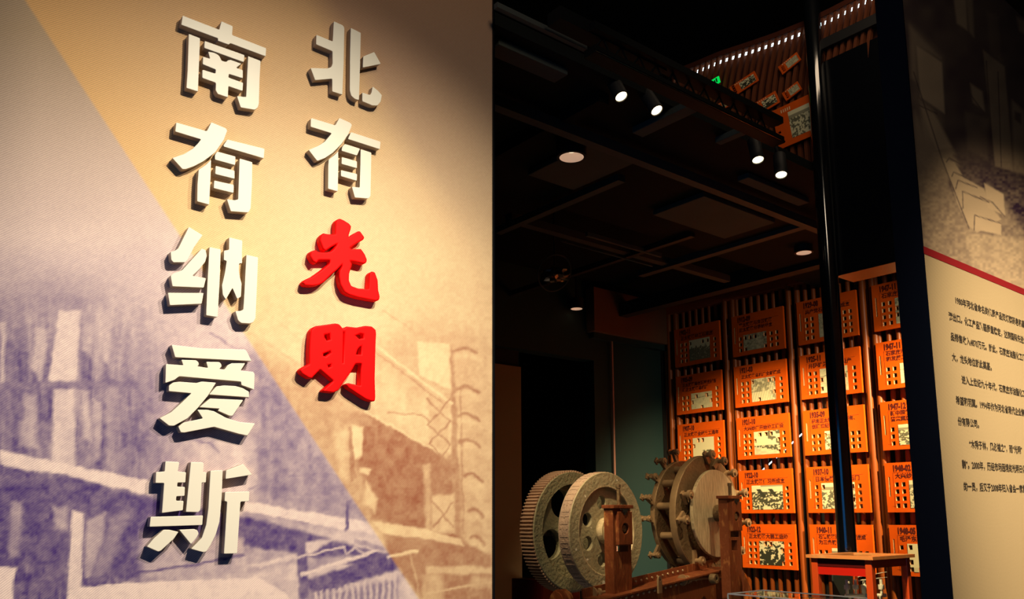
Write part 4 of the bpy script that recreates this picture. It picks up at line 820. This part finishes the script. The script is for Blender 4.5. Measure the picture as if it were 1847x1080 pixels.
for a in (100, 122, 142, 168, 186, 214, 245, 275):
    ar = math.radians(a); link('rim_bracket', am, M_bolt if a != 142 else M_post, rd, T((.365 * math.cos(ar), .365 * math.sin(ar), -.01)) @ Matrix.Scale(1.02, 4) @ Matrix.Rotation(ar - math.pi / 2 + (.3 if a % 3 else -.3), 4, 'Z'))
link('disc_shaft', smooth(tubem(rdv + Vector((0, 0, -.1)), dc + Vector((0, 0, .06)), .04, 24)), M_dbrown, mach)
# posts with bearing blocks
def post_build(pt, wd, top, mrod, zf, hole2=False):
    x, y, z = pt; o = link('bearing_post', None, None, mach, T((x, 0, z))); o.empty_display_size = .05
    y0 = .0; loops = [rect(-wd / 2, y0, wd / 2, y), rect(-wd * .32, y - .255, wd * .32, y - .222)[::-1]]
    if hole2: loops.append(rect(-wd * .28, y - .34, wd * .2, y - .275)[::-1])
    o2 = o
    link('column', curve_solid(loops, .065, .002, -.065), M_post, o2)
    link('bearing_block', curve_solid([rect(-wd * .36, y - .215, wd * .42, y - .03), circ(.031, 24, .005, y - .125)[::-1]], .022, .002, 0), M_post, o2)
    link('bearing_bore', smooth(tubem((.005, y - .125, .0), (.005, y - .125, .006), .031, 24)), M_hole, o2)
    link('shaft_end', smooth(tubem((.005, y - .125, -.02), (.005, y - .125, .014), .019, 20)), M_dbrown, o2)
    link('cap', boxm(-wd / 2 - .012, wd / 2 + .008, y - .012, y + .008, -.072, .018, bev=.003), M_post, o2)
    link('threaded_rod', smooth(B(lambda bm: (tube(bm, (.0, y, -.02), (.0, y + mrod, -.02), .011, 12), tube(bm, (.0, y + mrod - .02, -.02), (.0, y + mrod, -.02), .014, 6))), 30), M_dbrown, o2)
    link('notch_plate', B(lambda bm: (box(bm, -.04, .04, y - .02, y - .014, .022, .026), box(bm, -.022, .022, y - .034, y - .020, .022, .026), box(bm, -.008, .008, y - .048, y - .034, .022, .026))), M_hole, o2)
    return o
p1 = ML(at(1121, 913, 4.82)); o = post_build(p1, .165, None, .125, .8)
p2 = ML(at(1322, 896, 5.42)); post_build(p2, .150, None, .09, .8, True)
link('gusset', curve_solid([[(0, 0), (.11, 0), (.0, .16)]], .012, .001), M_post, mach, T((p2.x + .03, p2.y - .62, p2.z + .02)))
# riveted girder between the posts
ga = ML(at(1150, 1064, 4.86)); gb = ML(at(1330, 1026, 5.46)); ang = math.atan2(gb.y - ga.y, gb.x - ga.x); L = (gb - ga).length
Mg = T((ga.x, ga.y, (ga.z + gb.z) / 2 - .02)) @ Matrix.Rotation(ang, 4, 'Z')
gd = link('girder', boxm(-.35, L + .04, -.5, 0, -.06, -.045), M_post, mach, Mg)
link('top_flange', boxm(-.35, L + .04, -.008, .002, -.14, .0, bev=.001), M_post, gd)
link('rear_flange', boxm(-.35, L + .04, .0, .05, -.145, -.135), M_post, gd)
def riv(bm):
    for i in range(16):
        x = -.2 + i * .055; tube(bm, (x, -.03, -.045), (x, -.03, -.038), .007, 8); tube(bm, (x, .026, -.135), (x, .026, -.128), .006, 8)
link('rivets', B(riv), M_disc, gd)
link('front_girder', boxm(-.75, .07, -.26, -.16, -.06, .0, bev=.003), M_post, mach, T((p1.x, p1.y - .36, p1.z - .06)))
def washers(bm): tube(bm, (0, 0, 0), (.012, 0, 0), .034, 20); tube(bm, (.045, 0, 0), (.06, 0, 0), .026, 20); tube(bm, (0, 0, 0), (.22, 0, 0), .011, 12)
wm = smooth(B(washers), 30)
q = ML(at(1230, 1046, 5.2)); link('tie_rod', wm, M_bolt, mach, T(q) @ Matrix.Rotation(.0, 4, 'Z')); link('tie_rod_end', smooth(tubem(q + Vector((.2, 0, 0)), q + Vector((.5, -.01, 0)), .008, 10)), M_bolt, mach)
q = ML(at(1068, 1070, 4.75)); link('tie_rod', wm, M_bolt, mach, T(q))
q = ML(at(1188, 1050, 4.9)); link('eye_lug', smooth(curve_solid([[(-.018, -.06), (.018, -.06), (.018, .02), (.010, .036), (-.010, .036), (-.018, .02)], circ(.008, 12, 0, .015)[::-1]], .012, .001), 30), M_bolt, mach, T(q))
q = ML(at(1283, 1052, 5.3)); link('eye_lug', smooth(curve_solid([circ(.03, 24), circ(.012, 12)[::-1]], .04, .002), 30), M_dbrown, mach, T(q + Vector((0, .03, 0))))
q = ML(at(1015, 1072, 5.0))
def pin(bm):
    for i in range(5): tube(bm, (i * .022, 0, 0), (i * .022 + .010, 0, 0), .050 + .012 * (i % 2), 18)
link('pinion', smooth(B(pin), 30), M_post, mach, T(q + Vector((-.06, -.03, 0))))
# paint chips
def chips(bm):
    for x, y, s in ((-.16, -.16, .012), (-.05, -.30, .018), (.02, -.315, .014), (-.29, -.1, .01), (-.12, .02, .01), (.1, .30, .008), (-.2, .2, .009)):
        n = 7; c = [bm.verts.new((x + s * (0.5 + random.random() * .7) * math.cos(i * math.tau / n), y + s * (.4 + random.random() * .7) * math.sin(i * math.tau / n), .0008 if math.hypot(x, y) > .262 else -.0245)) for i in range(n)]; bm.faces.new(c)
link('bare_patches', B(chips), M_chip, fly)
bz = base.z
link('base_block', boxm(-.9, 1.9, -.348, 0, -1.0, .45, bev=.01), M_black, mach)
tag(link('red_cabinet', boxm(-.2, .2, 0, 1.12, -.15, .15, bev=.01), M_wood2, None, Matrix.Translation((at(985, 1070, 6.1).x, at(985, 1070, 6.1).y, 0)) @ MF), 'dark red cabinet standing behind the gear wheel, mostly hidden', 'cabinet')
# ------------------------------------------------------------------ wooden display case
cp = at(1574, 1004, 3.6); ZC = cp.z
def solve(p, d, px):
    lo, hi = 0, 3
    tx = (px - CX) / F
    for _ in range(50):
        m = (lo + hi) / 2; q = p + d * m; e = q - Vector((0, 0, EYE)); l = MW.to_3x3().inverted() @ e; x = l.x / -l.z
        if (x - tx) * (1 if d.x > 0 else -1) > 0: hi = m
        else: lo = m
    return lo
wl = solve(cp, U2, 1453); wr = solve(cp, U1, 1650)
CM = Matrix(((U1.x, U2.x, 0, cp.x), (U1.y, U2.y, 0, cp.y), (0, 0, 1, cp.z), (0, 0, 0, 1)))            # X along U1 (right side), Y along U2 (left side)
def localM(z): return Matrix.Translation((0, 0, z)) @ CM
zb_ = .93
wc = thing('wooden_display_case', localM(zb_), 'orange-red wooden glass case with a chipped top beside the black end face', 'display case')
H = ZC - zb_; tt = .014; i_ = .016
link('top_frame', B(lambda bm: (box(bm, 0, wr, 0, .05, H - tt, H), box(bm, 0, wr, wl - .05, wl, H - tt, H), box(bm, 0, .05, .05, wl - .05, H - tt, H), box(bm, wr - .05, wr, .05, wl - .05, H - tt, H))), M_woodt, wc)
link('top_glass', boxm(.05, wr - .05, .05, wl - .05, H - .010, H - .006), M_glass, wc)
for a, b in ((i_, i_), (wr - i_ - .03, i_), (i_, wl - i_ - .03), (wr - i_ - .03, wl - i_ - .03)): link('corner_post', boxm(a, a + .03, b, b + .03, 0, H - tt, bev=.002), M_wood, wc)
ap = .036
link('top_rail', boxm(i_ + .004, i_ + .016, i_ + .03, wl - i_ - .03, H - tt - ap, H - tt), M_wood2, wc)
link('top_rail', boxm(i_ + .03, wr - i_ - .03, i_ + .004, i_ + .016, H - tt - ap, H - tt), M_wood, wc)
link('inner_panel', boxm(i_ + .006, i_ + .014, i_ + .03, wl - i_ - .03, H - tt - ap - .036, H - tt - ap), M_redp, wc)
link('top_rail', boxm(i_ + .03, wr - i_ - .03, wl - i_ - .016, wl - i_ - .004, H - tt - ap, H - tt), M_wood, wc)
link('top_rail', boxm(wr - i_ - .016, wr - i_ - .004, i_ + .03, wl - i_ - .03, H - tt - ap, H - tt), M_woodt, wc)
link('side_glass', boxm(i_ + .009, i_ + .012, i_ + .03, wl - i_ - .03, .03, H - tt - ap - .036), M_glass, wc)
link('side_glass', boxm(i_ + .03, wr - i_ - .03, i_ + .009, i_ + .012, .03, H - tt - ap), M_glass, wc)
link('case_floor', boxm(i_, wr - i_, i_, wl - i_, 0, .03), M_wood, wc)
pdm = tag(link('case_pedestal', boxm(.005, wr - .005, .005, wl - .005, 0, zb_, bev=.005), M_black, None, CM @ Matrix.Translation((0, 0, -CM.translation.z))), 'black pedestal under the wooden display case', 'pedestal')
wc.matrix_world = Matrix.Translation((0, 0, zb_ - cp.z)) @ CM
cw = wc.matrix_world
ins = thing('ivory_mechanism', cw @ Matrix.Translation((wr * .45, wl * .45, .03)), 'small ivory-coloured mechanism with a dark board inside the wooden case', 'instrument')
HI = H - tt - ap - .036 - .03
def mech(bm):
    tube(bm, (0, 0, 0), (0, 0, HI * .80), .010, 14); tube(bm, (-.05, .04, 0), (-.05, .04, HI * .70), .006, 10); tube(bm, (.05, -.05, 0), (.05, -.05, HI * .72), .006, 10)
    tube(bm, (-.07, .05, HI * .72), (.08, -.06, HI * .72), .008, 12)
    for k in range(5): tube(bm, (-.06 + k * .03, .045 - k * .024, HI * .70), (-.06 + k * .03, .045 - k * .024, HI * .93), .0065, 10); tube(bm, (-.06 + k * .03, .045 - k * .024, HI * .80), (-.06 + k * .03, .045 - k * .024, HI * .86), .013, 12)
link('frame', smooth(B(mech), 40), M_ivory, ins)
link('needle', smooth(B(lambda bm: (tube(bm, (-.04, 0, HI * .97), (.12, -.05, HI * 1.02), .003, 8, .001), tube(bm, (-.04, 0, HI * .92), (.12, -.05, HI * .95), .003, 8, .001))), 40), M_ivory, ins)
link('tray', boxm(-.09, .09, -.08, .08, HI * .56, HI * .60, bev=.004), M_ivory, ins)
link('blue_cell', smooth(tubem((-.06, -.055, HI * .60), (-.06, -.055, HI * .76), .014, 18)), M_blue, ins)
link('dark_board', boxm(-.02, .15, wl * .42, wl * .44, HI * .45, HI * 1.08), M_slate, ins)
link('knob', smooth(tubem((.11, wl * .42, HI * .85), (.11, wl * .41, HI * .85), .006, 12)), M_ivory, ins)
# ------------------------------------------------------------------ clear acrylic case
ap_ = at(1500, 1086, 2.75); al = solve(ap_, U2, 1313); ar_ = solve(ap_, U1, 1562); AM = Matrix(((U1.x, U2.x, 0, ap_.x), (U1.y, U2.y, 0, ap_.y), (0, 0, 1, ap_.z), (0, 0, 0, 1)))
HA = .25; ac = thing('acrylic_case', Matrix.Translation((0, 0, -HA)) @ AM, 'clear acrylic box with bright edges in front of the wooden case', 'display case')
th = .005
link('lid', boxm(0, ar_, 0, al, HA - th, HA), M_acr, ac)
for b in ((0, th, 0, al), (ar_ - th, ar_, 0, al), (th, ar_ - th, 0, th), (th, ar_ - th, al - th, al)): link('side', boxm(b[0], b[1], b[2], b[3], 0, HA - th - .0005), M_acr, ac)
def edges(bm):
    e = .0022
    for y in (0, al): box(bm, 0, ar_, y - e, y + e, HA - e, HA + e)
    for x in (0, ar_): box(bm, x - e, x + e, 0, al, HA - e, HA + e)
    for x in (0, ar_):
        for y in (0, al): box(bm, x - e, x + e, y - e, y + e, 0, HA - e)
link('polished_edge', B(edges), M_aedge, ac)
tag(link('acrylic_pedestal', boxm(0, ar_, 0, al, 0, ap_.z - HA, bev=.004), M_black, None, AM @ Matrix.Translation((0, 0, -ap_.z))), 'black pedestal under the clear acrylic box', 'pedestal')
